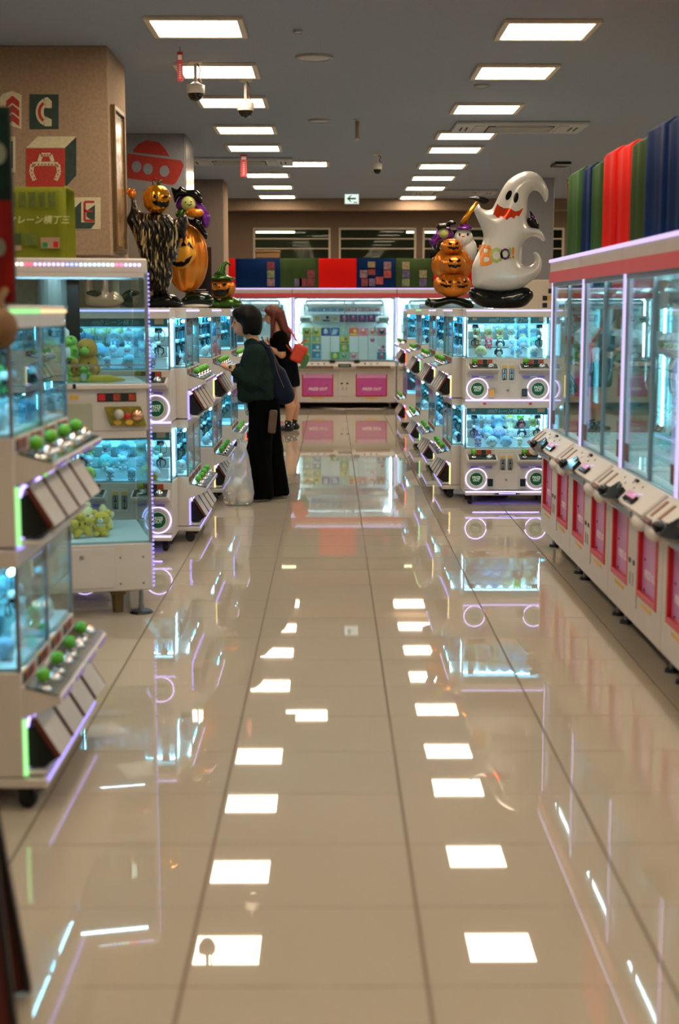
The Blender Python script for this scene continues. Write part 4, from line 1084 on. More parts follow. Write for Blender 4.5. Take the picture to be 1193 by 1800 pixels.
for sg in (1, -1):
    M = Matrix.Translation((0, sg * .16, 0)) @ Matrix.Rotation(R(12 * sg), 4, 'X') @ Matrix.Rotation(R(-6), 4, 'Y')
    MB().box(-.48, .10, -.012, .012, .0, .72, DR, .004).xf(M).build('panel', sb_)
    MB().box(.10, .115, -.016, .016, .0, .74, DRE, .003).xf(M).build('frame_side', sb_)
    MB().box(-.495, .115, -.016, .016, .72, .74, DRE, .003).xf(M).build('frame_top', sb_)

# ================================================================== soft toys
EYEB = mat('toy_eye', '#0b0b0d', .3)
def fur(c): return mat('plush_' + c[1:], c, .95, noise=.06, nscale=60, sheen=.3)
def plush_mesh(kind, c1, c2, s):
    b = MB(); A = fur(c1); Bm = fur(c2)
    if kind == 'bear':
        b.ell((0, 0, s * .36), (s * .36, s * .32, s * .36), A, 12, 8).ell((0, -s * .04, s * .78), (s * .40, s * .34, s * .33), A, 14, 9)
        for q in (-1, 1):
            b.ell((q * s * .29, 0, s * 1.06), (s * .14, s * .09, s * .14), A, 8, 6).ell((q * s * .3, -s * .16, s * .42), (s * .12, s * .16, s * .12), A, 8, 6).ell((q * s * .2, -s * .26, s * .1), (s * .14, s * .2, s * .12), A, 8, 6)
            b.ell((q * s * .15, -s * .34, s * .82), s * .035, EYEB, 6, 4)
        b.ell((0, -s * .33, s * .70), (s * .14, s * .10, s * .10), Bm, 8, 6).ell((0, -s * .42, s * .73), s * .03, EYEB, 6, 4)
        b.ell((0, -s * .24, s * .5), (s * .22, s * .08, s * .07), Bm, 8, 5)
    elif kind == 'round':
        b.ell((0, 0, s * .5), (s * .52, s * .42, s * .5), A, 16, 10).ell((0, -s * .16, s * .36), (s * .36, s * .28, s * .32), Bm, 12, 8)
        for q in (-1, 1):
            b.ell((q * s * .17, -s * .37, s * .62), s * .04, EYEB, 6, 4).ell((q * s * .48, -s * .02, s * .4), (s * .1, s * .12, s * .2), A, 8, 6).ell((q * s * .2, -s * .25, s * .05), (s * .12, s * .16, s * .06), Bm, 8, 5)
        b.ell((0, -s * .43, s * .52), (s * .06, s * .05, s * .03), fur('#e8b050'), 6, 4)
    elif kind == 'penguin':
        b.ell((0, 0, s * .52), (s * .40, s * .36, s * .52), A, 14, 10).ell((0, -s * .12, s * .4), (s * .3, s * .28, s * .36), Bm, 12, 8).ell((0, -s * .14, s * .78), (s * .26, s * .22, s * .16), Bm, 10, 6)
        for q in (-1, 1): b.ell((q * s * .4, 0, s * .45), (s * .08, s * .14, s * .24), A, 8, 6).ell((q * s * .11, -s * .345, s * .8), s * .032, EYEB, 6, 4).ell((q * s * .15, -s * .2, s * .04), (s * .12, s * .18, s * .05), fur('#e8b050'), 8, 5)
        b.cyl((0, -s * .34, s * .73), (0, -s * .44, s * .72), s * .05, s * .01, fur('#e8b050'), 8)
    elif kind == 'bunny':
        b.ell((0, 0, s * .34), (s * .32, s * .3, s * .34), A, 12, 8).ell((0, -s * .04, s * .74), (s * .34, s * .3, s * .3), A, 12, 8)
        for q in (-1, 1): b.ell((q * s * .15, 0, s * 1.1), (s * .08, s * .06, s * .24), A, 8, 6).ell((q * s * .13, -s * .31, s * .78), s * .035, EYEB, 6, 4).ell((q * s * .2, -s * .24, s * .08), (s * .12, s * .18, s * .09), A, 8, 6).ell((q * s * .2, -s * .28, s * .68), (s * .06, s * .03, s * .04), Bm, 6, 4)
        b.ell((0, -s * .2, s * .5), (s * .24, s * .14, s * .08), Bm, 10, 5)
    elif kind == 'dino':
        b.ell((0, 0, s * .4), (s * .36, s * .34, s * .4), A, 14, 9).ell((0, -s * .2, s * .36), (s * .24, s * .2, s * .3), Bm, 10, 7).ell((0, -s * .06, s * .88), (s * .3, s * .3, s * .26), A, 12, 8).ell((0, -s * .3, s * .8), (s * .24, s * .22, s * .18), A, 12, 8)
        for q in (-1, 1): b.ell((q * s * .2, -s * .27, s * 1.0), s * .04, EYEB, 6, 4).ell((q * s * .08, -s * .5, s * .86), s * .02, EYEB, 5, 3).ell((q * s * .36, -s * .12, s * .5), (s * .1, s * .16, s * .1), A, 8, 6).ell((q * s * .24, -s * .22, s * .1), (s * .16, s * .24, s * .1), A, 8, 6)
        for k in range(4): b.ell((0, s * (.2 + .05 * k), s * (1.0 - .22 * k)), (s * .05, s * .09, s * .1), Bm, 6, 5)
        b.tube([(0, s * .25, s * .25), (0, s * .5, s * .18), (0, s * .65, s * .3)], [s * .16, s * .1, s * .03], A, 8)
    elif kind == 'star':
        pts = [(s * (.55 if k % 2 == 0 else .26) * math.cos(PI / 2 + k * PI / 5), s * .5 + s * (.55 if k % 2 == 0 else .26) * math.sin(PI / 2 + k * PI / 5)) for k in range(10)]
        b.ell((0, 0, s * .5), (s * .3, s * .2, s * .3), A, 12, 8)
        for k in range(0, 10, 2): b.tube([(pts[k][0] * .3, 0, s * .5 + (pts[k][1] - s * .5) * .3), (pts[k][0] * .75, 0, s * .5 + (pts[k][1] - s * .5) * .75), (pts[k][0], 0, pts[k][1])], [s * .2, s * .15, s * .05], A, 8)
        for q in (-1, 1): b.ell((q * s * .1, -s * .2, s * .56), (s * .035, s * .02, s * .07), EYEB, 6, 4)
    return b.mesh('plush_toy', True)
_PL = {}
def plush(world, rz, kind, c1, c2, s, label, group=None, tilt=(0, 0)):
    k = (kind, c1, c2, s)
    if k not in _PL: _PL[k] = plush_mesh(kind, c1, c2, s)
    o = link('plush_toy', _PL[k], None, world, (tilt[0], tilt[1], rz)); return tag(o, label, 'soft toy', group)
CN = {'#eef3f6': 'white', '#f2e2a0': 'cream yellow', '#9cc9ee': 'light blue', '#20303a': 'dark navy', '#d8c0a0': 'beige', '#e86a70': 'red', '#bfe3f2': 'pale aqua', '#d9a8c8': 'pink', '#b7b0e0': 'lavender', '#7fb84a': 'green', '#c28a5a': 'brown', '#f4f0e0': 'ivory', '#e8c24a': 'yellow', '#8fd0c8': 'teal', '#b98c34': 'mustard yellow', '#6a3a2a': 'dark brown'}
KN = {'bear': 'bear', 'round': 'round bodied', 'penguin': 'penguin', 'bunny': 'long eared bunny', 'dino': 'dinosaur', 'star': 'star shaped'}
ROWW = ['floor row', 'low step', 'middle step', 'top step']
def stock(origin, k, rows, where, W=EW, D=ED, s0=.098):
    z0 = ZD[k]
    for ri, row in enumerate(rows):
        n = len(row)
        for i, (kind, c1, c2) in enumerate(row):
            x = -W / 2 + .06 + (W - .12) * (i + .5) / n
            if ri == 0: y, z = D * .2, z0 + .357
            else: y, z = D * (.42 + .18 * (ri - 1)) + .022, z0 + .353 + .07 * ri
            s = s0 * (1.0 if kind == 'round' else .84)
            if ri == 0: s *= .92
            plush((origin[0] + x, origin[1] + y, z), R(random.uniform(-14, 14)), kind, c1, c2, round(s, 3),
                  '%s %s toy, %s from left, %s, %s' % (CN[c1], KN[kind], ORD[i], ROWW[ri], where))
W_, CY, LB, NV, BG, RD, PA, PK, LV, GN, BR, IV, YL, TL, MU, DB = list(CN)
stock(ENDR, 1, [[('round', CY, IV), ('penguin', NV, W_), ('round', LB, W_), ('round', W_, LB)],
    [('bear', BR, CY), ('bear', RD, W_), ('penguin', NV, IV), ('bunny', W_, LB), ('round', LB, W_), ('round', TL, PA)],
    [('bear', CY, RD), ('bear', CY, RD), ('bear', CY, RD), ('bear', IV, BG), ('round', LB, CY), ('round', PA, LB)],
    [('bunny', W_, RD), ('bear', W_, IV), ('round', W_, LB), ('round', LB, W_), ('round', LB, CY), ('round', PA, W_)]], 'ghost unit upper deck')
stock(ENDR, 0, [[('bear', LV, W_), ('round', PA, W_), ('round', LB, PA), ('bunny', IV, W_), ('bear', W_, GN)],
    [('bear', LV, PK), ('round', LB, W_), ('round', LV, LB), ('bunny', W_, IV), ('penguin', NV, W_), ('bear', IV, GN)],
    [('bear', PA, LB), ('bear', W_, LV), ('round', LB, PA), ('round', IV, CY), ('penguin', NV, RD), ('bear', CY, GN)],
    [('round', PA, W_), ('round', W_, PA), ('round', LB, W_), ('round', IV, YL), ('bear', GN, W_), ('bunny', W_, PK)]], 'ghost unit lower deck')
stock(ENDL, 1, [[('bear', W_, PK), ('bunny', W_, PK), ('round', PA, W_), ('bear', LV, W_)],
    [('bear', W_, BG), ('round', LB, BG), ('bunny', W_, PK), ('bunny', W_, RD), ('bunny', W_, LV), ('bear', W_, TL)],
    [('round', LB, W_), ('bear', BG, LB), ('round', W_, LB), ('bear', W_, PK), ('bear', W_, RD), ('bunny', W_, TL)],
    [('round', CY, IV), ('round', CY, W_), ('round', CY, IV), ('bear', W_, RD), ('bear', W_, NV), ('bunny', W_, PK)]], 'upper deck behind left cabinet')
stock(ENDL, 0, [[('round', YL, W_), ('bear', W_, LB), ('bear', PA, W_), ('round', W_, YL)],
    [('bear', W_, RD), ('round', TL, W_), ('bear', W_, TL), ('bunny', W_, LV), ('bear', PA, W_)],
    [('bear', CY, RD), ('bear', W_, RD), ('round', PA, W_), ('bear', W_, TL), ('bunny', TL, W_)],
    [('bear', W_, RD), ('bunny', W_, TL), ('bear', W_, PK), ('round', PA, W_), ('bear', LB, W_)]], 'lower deck behind left cabinet')
# a few prizes in the aisle units that can be seen through their end glass
def aisle_stock(x, y0, sgn, words, cols):
    for i in range(2):
        for k in (0, 1):
            for q in range(2):
                kind, c1, c2 = cols[(i * 4 + k * 2 + q) % len(cols)]
                yy = y0 + AW * i + .13 + .2 * q
                plush((x + sgn * AD * .2, yy, ZD[k] + .357), R(90 if sgn < 0 else -90), kind, c1, c2, .075,
                      '%s %s toy, %s from camera, %s deck floor, %s' % (CN[c1], KN[kind], ORD[i * 2 + q], 'upper' if k else 'lower', words))
                kind, c1, c2 = cols[(i * 4 + k * 2 + q + 3) % len(cols)]
                plush((x + sgn * AD * .55, yy + .02, ZD[k] + .438), R(90 if sgn < 0 else -90), kind, c1, c2, .085,
                      '%s %s toy, %s from camera, %s deck step, %s' % (CN[c1], KN[kind], ORD[i * 2 + q], 'upper' if k else 'lower', words))
aisle_stock(XL, 4.40, -1, 'blurred near block', [('round', LB, W_), ('bear', W_, LB), ('round', PA, W_), ('bunny', W_, PA), ('bear', GN, W_), ('round', TL, W_)])
aisle_stock(XL, 9.765, -1, 'block beside near pillar', [('bear', W_, RD), ('round', PA, W_), ('penguin', NV, W_), ('bunny', W_, PK), ('round', LB, W_)])
aisle_stock(XL, 11.88, -1, 'block beside green jacket', [('round', PA, W_), ('bear', W_, LB), ('round', W_, LB), ('bear', IV, RD)])
aisle_stock(XR, 12.1, 1, 'block behind ghost unit', [('penguin', NV, W_), ('round', PA, W_), ('bear', W_, RD), ('round', LB, W_), ('bunny', W_, PK)])
aisle_stock(XR, 14.02, 1, 'second right block', [('round', LB, W_), ('bear', W_, PK), ('round', PA, W_), ('bear', BG, W_)])
aisle_stock(XR, 16.3, 1, 'third right block', [('bear', W_, RD), ('round', W_, LB), ('penguin', NV, W_)])
# prizes in the left cabinet
Mc = Matrix.Translation(CABP) @ Matrix.Rotation(R(CABA), 4, 'Z')
def cabp(x, y, z): return tuple(Mc @ Vector((x, y, z)))
ups = [(-.20, .20, 1.227, 'star', MU, .13), (-.10, .16, 1.227, 'round', MU, .10), (.0, .17, 1.227, 'star', MU, .12), (-.25, .12, 1.227, 'dino', GN, .09), (-.14, .34, 1.227, 'dino', GN, .12), (.06, .36, 1.227, 'round', MU, .15), (-.05, .46, 1.227, 'dino', GN, .13), (-.2, .5, 1.227, 'star', MU, .15), (.05, .11, 1.227, 'dino', GN, .08), (-.05, .08, 1.227, 'dino', GN, .08), (-.15, .08, 1.227, 'dino', GN, .08)]
for i, (x, y, z, kd, c, s) in enumerate(ups):
    plush(cabp(x, y, z), R(random.uniform(-25, 25)), kd, c, W_ if kd == 'dino' else MU, s, '%s %s toy, %s in the pile on the left cabinet upper floor' % (CN[c], KN[kd], ORD[i]), 'toys piled in the left cabinet upper level')
tops = [(-.11, .27, 1.325, 'dino', GN, .12), (-.02, .27, 1.33, 'dino', GN, .12), (-.19, .27, 1.32, 'dino', GN, .11)]
for i, (x, y, z, kd, c, s) in enumerate(tops):
    plush(cabp(x, y, z), R(random.uniform(-30, 30)), kd, c, W_, s, ['green dinosaur soft toy under the claw in the middle of the pile', 'green dinosaur soft toy at the right of the pile top, beside the hood', 'green dinosaur soft toy at the left of the pile top'][i], 'toys piled in the left cabinet upper level', (R(random.uniform(-10, 10)), 0))
# hooded dinosaur: green face in a yellow hood
hd = empty('plush_toy', cabp(.07, .33, 1.27), R(-7), 'green dinosaur soft toy in a big yellow hood on top of the cabinet pile', 'soft toy', 'toys piled in the left cabinet upper level')
b = MB(); b.lathe([(.045, -.03), (.062, -.035), (.078, -.015), (.08, .02), (.06, .06), (0, .075)], fur(MU), c=(0, .02, .17), n=18, axis='y'); b.ell((0, .03, .05), (.085, .07, .1), fur(MU), 14, 9).build('hood', hd, True)
b = MB().ell((0, -.005, .17), (.056, .05, .056), fur(GN), 14, 9).ell((0, -.05, .155), (.036, .03, .028), fur(GN), 10, 7)
for q in (-1, 1): b.ell((q * .024, -.045, .185), .007, EYEB, 6, 4)
b.build('face', hd, True)
MB().ell((.06, -.03, .03), (.026, .04, .022), fur(BR), 10, 7).ell((-.05, -.04, .03), (.026, .04, .022), fur(MU), 10, 7).build('paw', hd, True)
hd.scale = (.72, .72, .72)
lows = [(.02, .16, 'star', YL, .14), (.12, .2, 'bear', YL, .12), (-.1, .2, 'star', CY, .15), (.05, .34, 'bear', CY, .14), (-.06, .36, 'star', YL, .16), (-.22, .22, 'star', YL, .14), (.16, .4, 'star', CY, .14), (-.2, .44, 'bear', YL, .14)]
for i, (x, y, kd, c, s) in enumerate(lows):
    plush(cabp(x, y, .396), R(random.uniform(-60, 60)), kd, c, W_, s, '%s %s toy, %s in the pile on the left cabinet lower floor' % (CN[c], KN[kd], ORD[i]), 'toys piled in the left cabinet lower level', (R(random.uniform(-20, 5)), R(random.uniform(-15, 15))))
banana = MB().tube([(-.16, .1, .412), (-.06, .075, .418), (.06, .08, .418), (.13, .11, .412)], [.008, .02, .02, .006], fur(YL), 10).build('plush_toy', None, True, cabp(.1, .02, .826)); tag(banana, 'long yellow banana shaped soft toy lying behind the cabinet upper glass', 'soft toy')

# prize boxes in the back machines
BOXC = [('#4f93b8', 'blue'), ('#eef2f2', 'white'), ('#8fbfa0', 'mint'), ('#7a5a9a', 'purple'), ('#e0879a', 'pink'), ('#d8c860', 'yellow'), ('#e05a40', 'red'), ('#3f4f8f', 'navy'), ('#6fa84f', 'green'), ('#d9c2b8', 'beige')]
PR2 = [mat('box_print_%d' % i, c, .5, noise=.3, nscale=40) for i, c in enumerate(['#f3e7d0', '#2d3a4a', '#d8705a', '#e8d070', '#9fc8d8', '#5a8a4a', '#c86a9a'])]
_BX = {}
def prize_box(x, y, z, w_, d_, h_, c, pr, label, group, art=0):
    key = (round(w_, 3), round(d_, 3), round(h_, 3), c, pr, art)
    if key not in _BX:
        b = MB(); b.box(-w_ / 2, w_ / 2, 0, d_, 0, h_, mat('box_' + c[1:], c, .45), .002)
        if pr is not None:
            P = PR2[pr]
            if art == 0: b.prism(ellipse(0, h_ * .52, w_ * .26, h_ * .3, 12), -.002, 0, P); b.prism(ellipse(0, h_ * .74, w_ * .15, h_ * .15, 10), -.003, -.001, PR2[0])
            elif art == 1: b.box(-w_ * .42, w_ * .42, -.002, 0, h_ * .1, h_ * .3, P); b.prism(ellipse(w_ * .15, h_ * .62, w_ * .2, h_ * .22, 10), -.002, 0, P)
            else: b.prism([(-w_ * .4, h_ * .15), (w_ * .1, h_ * .15), (w_ * .35, h_ * .8), (-w_ * .2, h_ * .85)], -.002, 0, P)
        _BX[key] = b.mesh('prize_box')
    o = link('prize_box', _BX[key], None, (x, y, z)); return tag(o, label, 'box', group)
SH = mat('shelf_clear', '#dfeeee', .3)
def boxes(xm, where, cols, shelf1, shelf2):
    yb = 23.3 + BACKD - .2
    for nm, z in (('upper', 1.58), ('lower', 1.40)):
        sh = MB().box(-.72, .72, 0, .17, -.012, 0, SH, .002).build('shelf', None, False, (xm, yb, z)); tag(sh, '%s clear shelf of prize boxes at the back of the %s' % (nm, where), 'shelf')
        row = shelf1 if nm == 'upper' else shelf2
        n = len(row)
        for i, (c, p, a) in enumerate(row):
            prize_box(xm - .68 + 1.36 * (i + .5) / n, yb + .03, z, 1.36 / n - .012, .12, .11 if nm == 'upper' else .125, BOXC[c][0], p, '%s prize box, %s from left on the %s shelf, %s' % (BOXC[c][1], ORD[i], nm, where), 'prize boxes in the back row machines', a)
    y = 23.3 + .48
    n = len(cols)
    for i, col in enumerate(cols):
        z = .776
        for j, (c, p, a) in enumerate(col):
            hh = .132
            prize_box(xm - .70 + 1.40 * (i + .5) / n, y + .01 * (i % 3), z, 1.40 / n - .01, .16, hh, BOXC[c][0], p, '%s prize box, %s column, %s from bottom, %s' % (BOXC[c][1], ORD[i], ORD[j], where), 'prize boxes in the back row machines', a); z += hh + .001
boxes(.217, 'middle back machine',
    [[(2, 3, 1), (2, 4, 0), (2, 3, 1), (5, 5, 0)], [(0, 4, 1), (0, 0, 1), (2, 3, 1), (5, 5, 0)], [(1, None, 0), (1, None, 0), (1, None, 0), (7, 4, 0)], [(8, 3, 0), (1, None, 0), (1, None, 0), (7, 4, 2)], [(2, 5, 0), (8, 3, 0), (5, 5, 1), (2, 4, 0)],
     [(9, 6, 0), (1, None, 0), (1, None, 0), (6, 3, 1)], [(1, None, 0), (1, None, 0), (1, None, 0), (4, 2, 0)], [(1, None, 0), (1, None, 0), (1, 6, 0), (9, 2, 0)], [(0, 2, 0), (1, 6, 1), (1, None, 0), (4, 1, 0)]],
    [(0, 4, 1)] * 6 + [(4, 0, 2)] * 6, [(1, 1, 1), (1, 3, 0), (1, 1, 1), (1, 3, 0), (3, 6, 0), (3, 6, 0), (3, 6, 0), (3, 6, 0), (3, 1, 0)])
boxes(-1.478, 'left back machine', [[(4, 0, 0), (1, None, 0)], [(2, 3, 1), (0, 4, 0), (1, None, 0)], [(1, None, 0), (1, 6, 0), (4, 2, 0)], [(0, 4, 1), (1, None, 0), (9, 2, 0)], [(8, 3, 0), (2, 5, 0), (1, None, 0)], [(1, 2, 0), (1, None, 0), (6, 3, 1)]],
    [(0, 4, 1), (4, 0, 2), (0, 4, 1), (4, 0, 2), (0, 4, 1), (4, 0, 2), (0, 4, 1)], [(1, 1, 1), (3, 6, 0), (1, 3, 0), (3, 6, 0), (4, 2, 0), (1, 1, 0)])
boxes(1.912, 'right back machine', [[(1, None, 0), (0, 4, 1), (4, 2, 0)], [(4, 0, 0), (1, None, 0), (1, 6, 0)], [(2, 3, 1), (0, 4, 0)]],
    [(0, 4, 1), (4, 0, 2), (0, 4, 1), (4, 0, 2)], [(1, 1, 1), (3, 6, 0), (1, 3, 0)])

# ================================================================== foil balloons
TOPZ = ZD[1] + .753
FW = mat('foil_white', '#c6c3bb', .28, .15, bump=.08, bscale=25); FB = mat('foil_black', '#0a0b0a', .14, .3, bump=.25, bscale=18)
FO = mat('foil_orange', '#d0781e', .26, .55, noise=.12, nscale=10, bump=.1, bscale=30); FG = mat('foil_gold', '#d08a1c', .2, .8, bump=.1, bscale=20)
FGB = mat('foil_green_black', '#0c1d12', .15, .4, bump=.3, bscale=15); FGR = mat('foil_green', '#37591c', .2, .6, bump=.2, bscale=22)
FP = mat('foil_purple', '#6a2a86', .22, .5, bump=.2, bscale=20); FWI = mat('foil_pale_green', '#a9ad62', .4); FOR = mat('foil_bright_orange', '#e07a20', .2, .6)
FRED = mat('foil_red_orange', '#d8401c', .15, .6); LIME = mat('foil_lime', '#98a85a', .3, .3); PLUM = mat('foil_plum', '#562253', .3, .3)
class Frame:
    """traced outline coordinates -> metres, in the plane of the balloon"""
    def __init__(s, x0, yb, k): s.x0, s.yb, s.k = x0, yb, k
    def __call__(s, x, y): return ((x - s.x0) * s.k, (s.yb - y) * s.k)
    def L(s, pts): return [s(*p) for p in pts]
# the ghost
G = Frame(690, 1305, 11.95 / 2500 / 5.187)
gh = empty('ghost_balloon', (1.405, 11.92, TOPZ), 0, 'big white foil ghost balloon with red mouth and BOO lettering', 'balloon', 'foil balloons on the right machines')
gpts = [(440, 1110), (425, 1000), (432, 920), (470, 830), (512, 740), (527, 660), (500, 580), (462, 500), (440, 440), (478, 385), (505, 422), (555, 440), (600, 428), (640, 350), (690, 250), (745, 178), (820, 125), (910, 98), (1000, 122), (1060, 185), (1097, 270), (1095, 340), (1072, 370), (1045, 318), (1010, 275), (962, 270), (925, 310), (914, 370), (912, 450), (908, 530), (940, 590), (1000, 600), (1048, 632), (1082, 700), (1060, 712), (1020, 680), (960, 670), (905, 700), (870, 750), (852, 810), (850, 870), (885, 922), (940, 930), (985, 900), (992, 850), (978, 820), (1002, 808), (1040, 850), (1055, 910), (1042, 980), (992, 1040), (930, 1090), (880, 1125), (780, 1150), (600, 1155), (500, 1140)]
gp = curvy(G.L(gpts), 3); GD, GR = .125, .13
inflate('body', gp, GD, GR, .011, FW, gh)
def gsurf(x, z):
    P = np.stack([x, z], 1); d, _ = near_edge(P, gp); return -np.where(in_poly(P, gp), pillow_h(d, GD, GR), 0)
inflate('base', curvy(G.L([(400, 1180), (425, 1130), (500, 1125), (690, 1155), (880, 1118), (960, 1140), (985, 1190), (962, 1240), (900, 1290), (800, 1304), (600, 1304), (500, 1285), (430, 1235)]), 3), .09, .09, .012, FB, gh, .0)
for c, a in (((732, 318), -.42), ((795, 340), -.18)): decal('eye', G.L(ellipse(c[0], c[1], 22, 46, 18, -a)), gsurf, FB, gh)
decal('mouth', G.L([(640, 385), (650, 405), (690, 430), (740, 430), (790, 460), (830, 450), (868, 422), (845, 470), (825, 503), (800, 488), (780, 525), (760, 508), (745, 510), (715, 535), (692, 505), (685, 515), (665, 490), (645, 520), (625, 505), (610, 485), (595, 487), (620, 430)]), gsurf, FRED, gh)
def glyph(ch, cx, cyy, h, m, bold, sx=1.):
    me = text_mesh(ch, 1.0, m, extrude=0., bold=bold).copy()
    bm = bmesh.new(); bm.from_mesh(me); bmesh.ops.triangulate(bm, faces=bm.faces)
    for _ in range(5):
        ed = [e for e in bm.edges if e.calc_length() > .09]
        if ed: bmesh.ops.subdivide_edges(bm, edges=ed, cuts=1); bmesh.ops.triangulate(bm, faces=bm.faces)
    bm.to_mesh(me); bm.free()
    co = np.array([v.co[:] for v in me.vertices]); lo, hi = co.min(0), co.max(0); k = h / (hi[1] - lo[1]); c = (lo + hi) / 2
    x0, z0 = G(cx, cyy); kk = k * G.k
    X = x0 + (co[:, 0] - c[0]) * kk * sx; Z = z0 + (co[:, 1] - c[1]) * kk
    ys = gsurf(X, Z)
    for i, v in enumerate(me.vertices): v.co = (X[i], ys[i] - .006, Z[i])
    me.update(); link('letter', me, gh)
PRO = mat('print_orange', '#cf7a1e', .35, .2); glyph('B', 545, 838, 190, PRO, .022, .85); glyph('O', 630, 840, 138, LIME, .03, .85); glyph('O', 707, 830, 104, PLUM, .03, .85); glyph('!', 750, 822, 104, LIME, .03); glyph('!', 780, 817, 100, PRO, .03)
MB().lathe([(.012, 0), (.012, .006), (0, .008)], STEEL, axis='y', n=10).build('valve', gh, False, (G(497, 1005)[0], -.06, G(497, 1005)[1]))
inflate('small_witch', curvy(G.L([(925, 500), (950, 490), (945, 440), (975, 470), (995, 505), (1030, 560), (1025, 600), (985, 600), (945, 580), (920, 540)]), 3), .03, .03, .008, FB, gh, .05)
a, b_ = G(972, 498); MB().ell((a, .015, b_), (.018, .012, .012), FP, 10, 6).build('witch_scarf', gh, True)
# pumpkin family
Pm = Frame(255, 1305, 14.45 / 2500 / 5.187)
pu = empty('pumpkin_balloon', (1.205, 14.42, TOPZ), 0, 'stack of orange foil pumpkins with faces beside the big ghost', 'balloon', 'foil balloons on the right machines')
k = Pm.k
def pumpkin(name, parent, cx, cyy, rx, ry, rz, m, Fr, ribs=12, dep=.12, y=0.):
    x, z = Fr(cx, cyy); kk = Fr.k
    o = MB().ell((x, y, z), (rx * kk, ry * kk, rz * kk), m, 48, 16, (ribs, dep)).build(name, parent, True)
    return lambda X, Z: y - ry * kk * np.sqrt(np.maximum(0, 1 - ((X - x) / (rx * kk)) ** 2 - ((Z - z) / (rz * kk)) ** 2))
s0 = pumpkin('back_pumpkin', pu, 258, 915, 185, 130, 165, FO, Pm, 14, .1, .06)
s1 = pumpkin('lower_pumpkin', pu, 262, 1095, 172, 150, 112, FO, Pm, 12, .1, -.02)
s2 = pumpkin('middle_pumpkin', pu, 262, 915, 122, 120, 84, FO, Pm, 10, .1, -.09)
s3 = pumpkin('upper_pumpkin', pu, 246, 758, 100, 100, 72, FO, Pm, 10, .1, -.05)
def jack(parent, surf, Fr, cx, cyy, w_, ang=0., off=.004):
    """two triangle eyes and a jagged grin"""
    c, s = math.cos(ang), math.sin(ang)
    def T(p): return Fr(cx + (p[0] * c - p[1] * s) * w_, cyy + (p[0] * s + p[1] * c) * w_)
    for q in (-1, 1): decal('eye', [T(p) for p in ((q * .62, -.45), (q * .18, -.15), (q * .3, -.02), (q * .68, -.12))], surf, FB, parent, .006, off)
    decal('nose', [T(p) for p in ((0, -.05), (-.1, .12), (.1, .12))], surf, FB, parent, .005, off)
    decal('mouth', [T(p) for p in ((-.8, .2), (-.5, .3), (-.35, .2), (-.2, .36), (0, .26), (.2, .36), (.35, .2), (.5, .3), (.8, .2), (.6, .55), (.35, .45), (.15, .68), (-.15, .62), (-.35, .48), (-.6, .55))], surf, FB, parent, .006, off)
jack(pu, s3, Pm, 256, 748, 66, .03, .014); jack(pu, s2, Pm, 264, 902, 78, .0, .014); jack(pu, s1, Pm, 195, 1078, 66, .2, .016); jack(pu, s1, Pm, 338, 1084, 66, -.15, .016)
inflate('base', curvy(Pm.L([(15, 1260), (40, 1215), (130, 1215), (250, 1200), (380, 1220), (455, 1260), (450, 1300), (380, 1300), (260, 1262), (130, 1300), (40, 1290)]), 3), .08, .07, .012, FGB, pu, 0)
# small ghost, witch and hammer joined to it
lg = MB()
x, z = Pm(365, 680); lg.ell((x, .09, z), (85 * k, 60 * k, 90 * k), FW, 18, 12); x2, z2 = Pm(410, 780); lg.ell((x2, .1, z2), (80 * k, 55 * k, 110 * k), FW, 16, 10)
lgo = lg.build('small_ghost', pu, True)
for u in (325, 398): 
    a, b_ = Pm(u, 648); MB().ell((a, .09 - 52 * k, b_), (9 * k, 6 * k, 15 * k), FB, 8, 6).build('eye', lgo, True)
a, b_ = Pm(358, 665); MB().ell((a, .09 - 58 * k, b_), (15 * k, 5 * k, 8 * k), FRED, 10, 6).build('mouth', lgo, True)
ht = MB(); a, b_ = Pm(370, 595); ht.lathe([(80 * k, 0), (75 * k, 16 * k), (48 * k, 14 * k), (40 * k, 40 * k), (0, 60 * k)], FP, c=(a, .09, b_), n=18).build('purple_hat', lgo, True)
hm = MB(); pa, pb_, pc = Pm(350, 560), Pm(400, 470), Pm(490, 355)
hm.tube([(pa[0], .07, pa[1]), (pb_[0], .05, pb_[1]), (pc[0], .05, pc[1])], [28 * k, 22 * k, 14 * k], FG, 10); hs = hm.build('hammer_handle', pu, True)
inflate('hammer_head', curvy(Pm.L([(383, 325), (440, 318), (500, 312), (560, 325), (590, 345), (570, 370), (530, 380), (490, 360), (440, 340)]), 3), .03, .03, .008, FB, hs, .05)
wi = MB(); a, b_ = Pm(185, 635); wi.ell((a, .1, b_), (52 * k, 40 * k, 48 * k), FWI, 16, 10); wo = wi.build('witch_face', pu, True)
inflate('witch_hair', curvy(Pm.L([(60, 690), (110, 640), (130, 590), (190, 575), (250, 590), (280, 650), (250, 690), (150, 700), (130, 760), (75, 750)]), 3), .05, .05, .01, FP, wo, .13)
inflate('witch_hat', curvy(Pm.L([(115, 570), (140, 550), (200, 548), (250, 522), (300, 540), (290, 560), (240, 575), (180, 590), (130, 598)]), 3), .05, .03, .008, FB, wo, .08)
inflate('black_cat', curvy(Pm.L([(65, 860), (70, 790), (100, 740), (140, 745), (160, 800), (120, 830), (85, 850)]), 3), .03, .03, .01, FB, pu, .05)
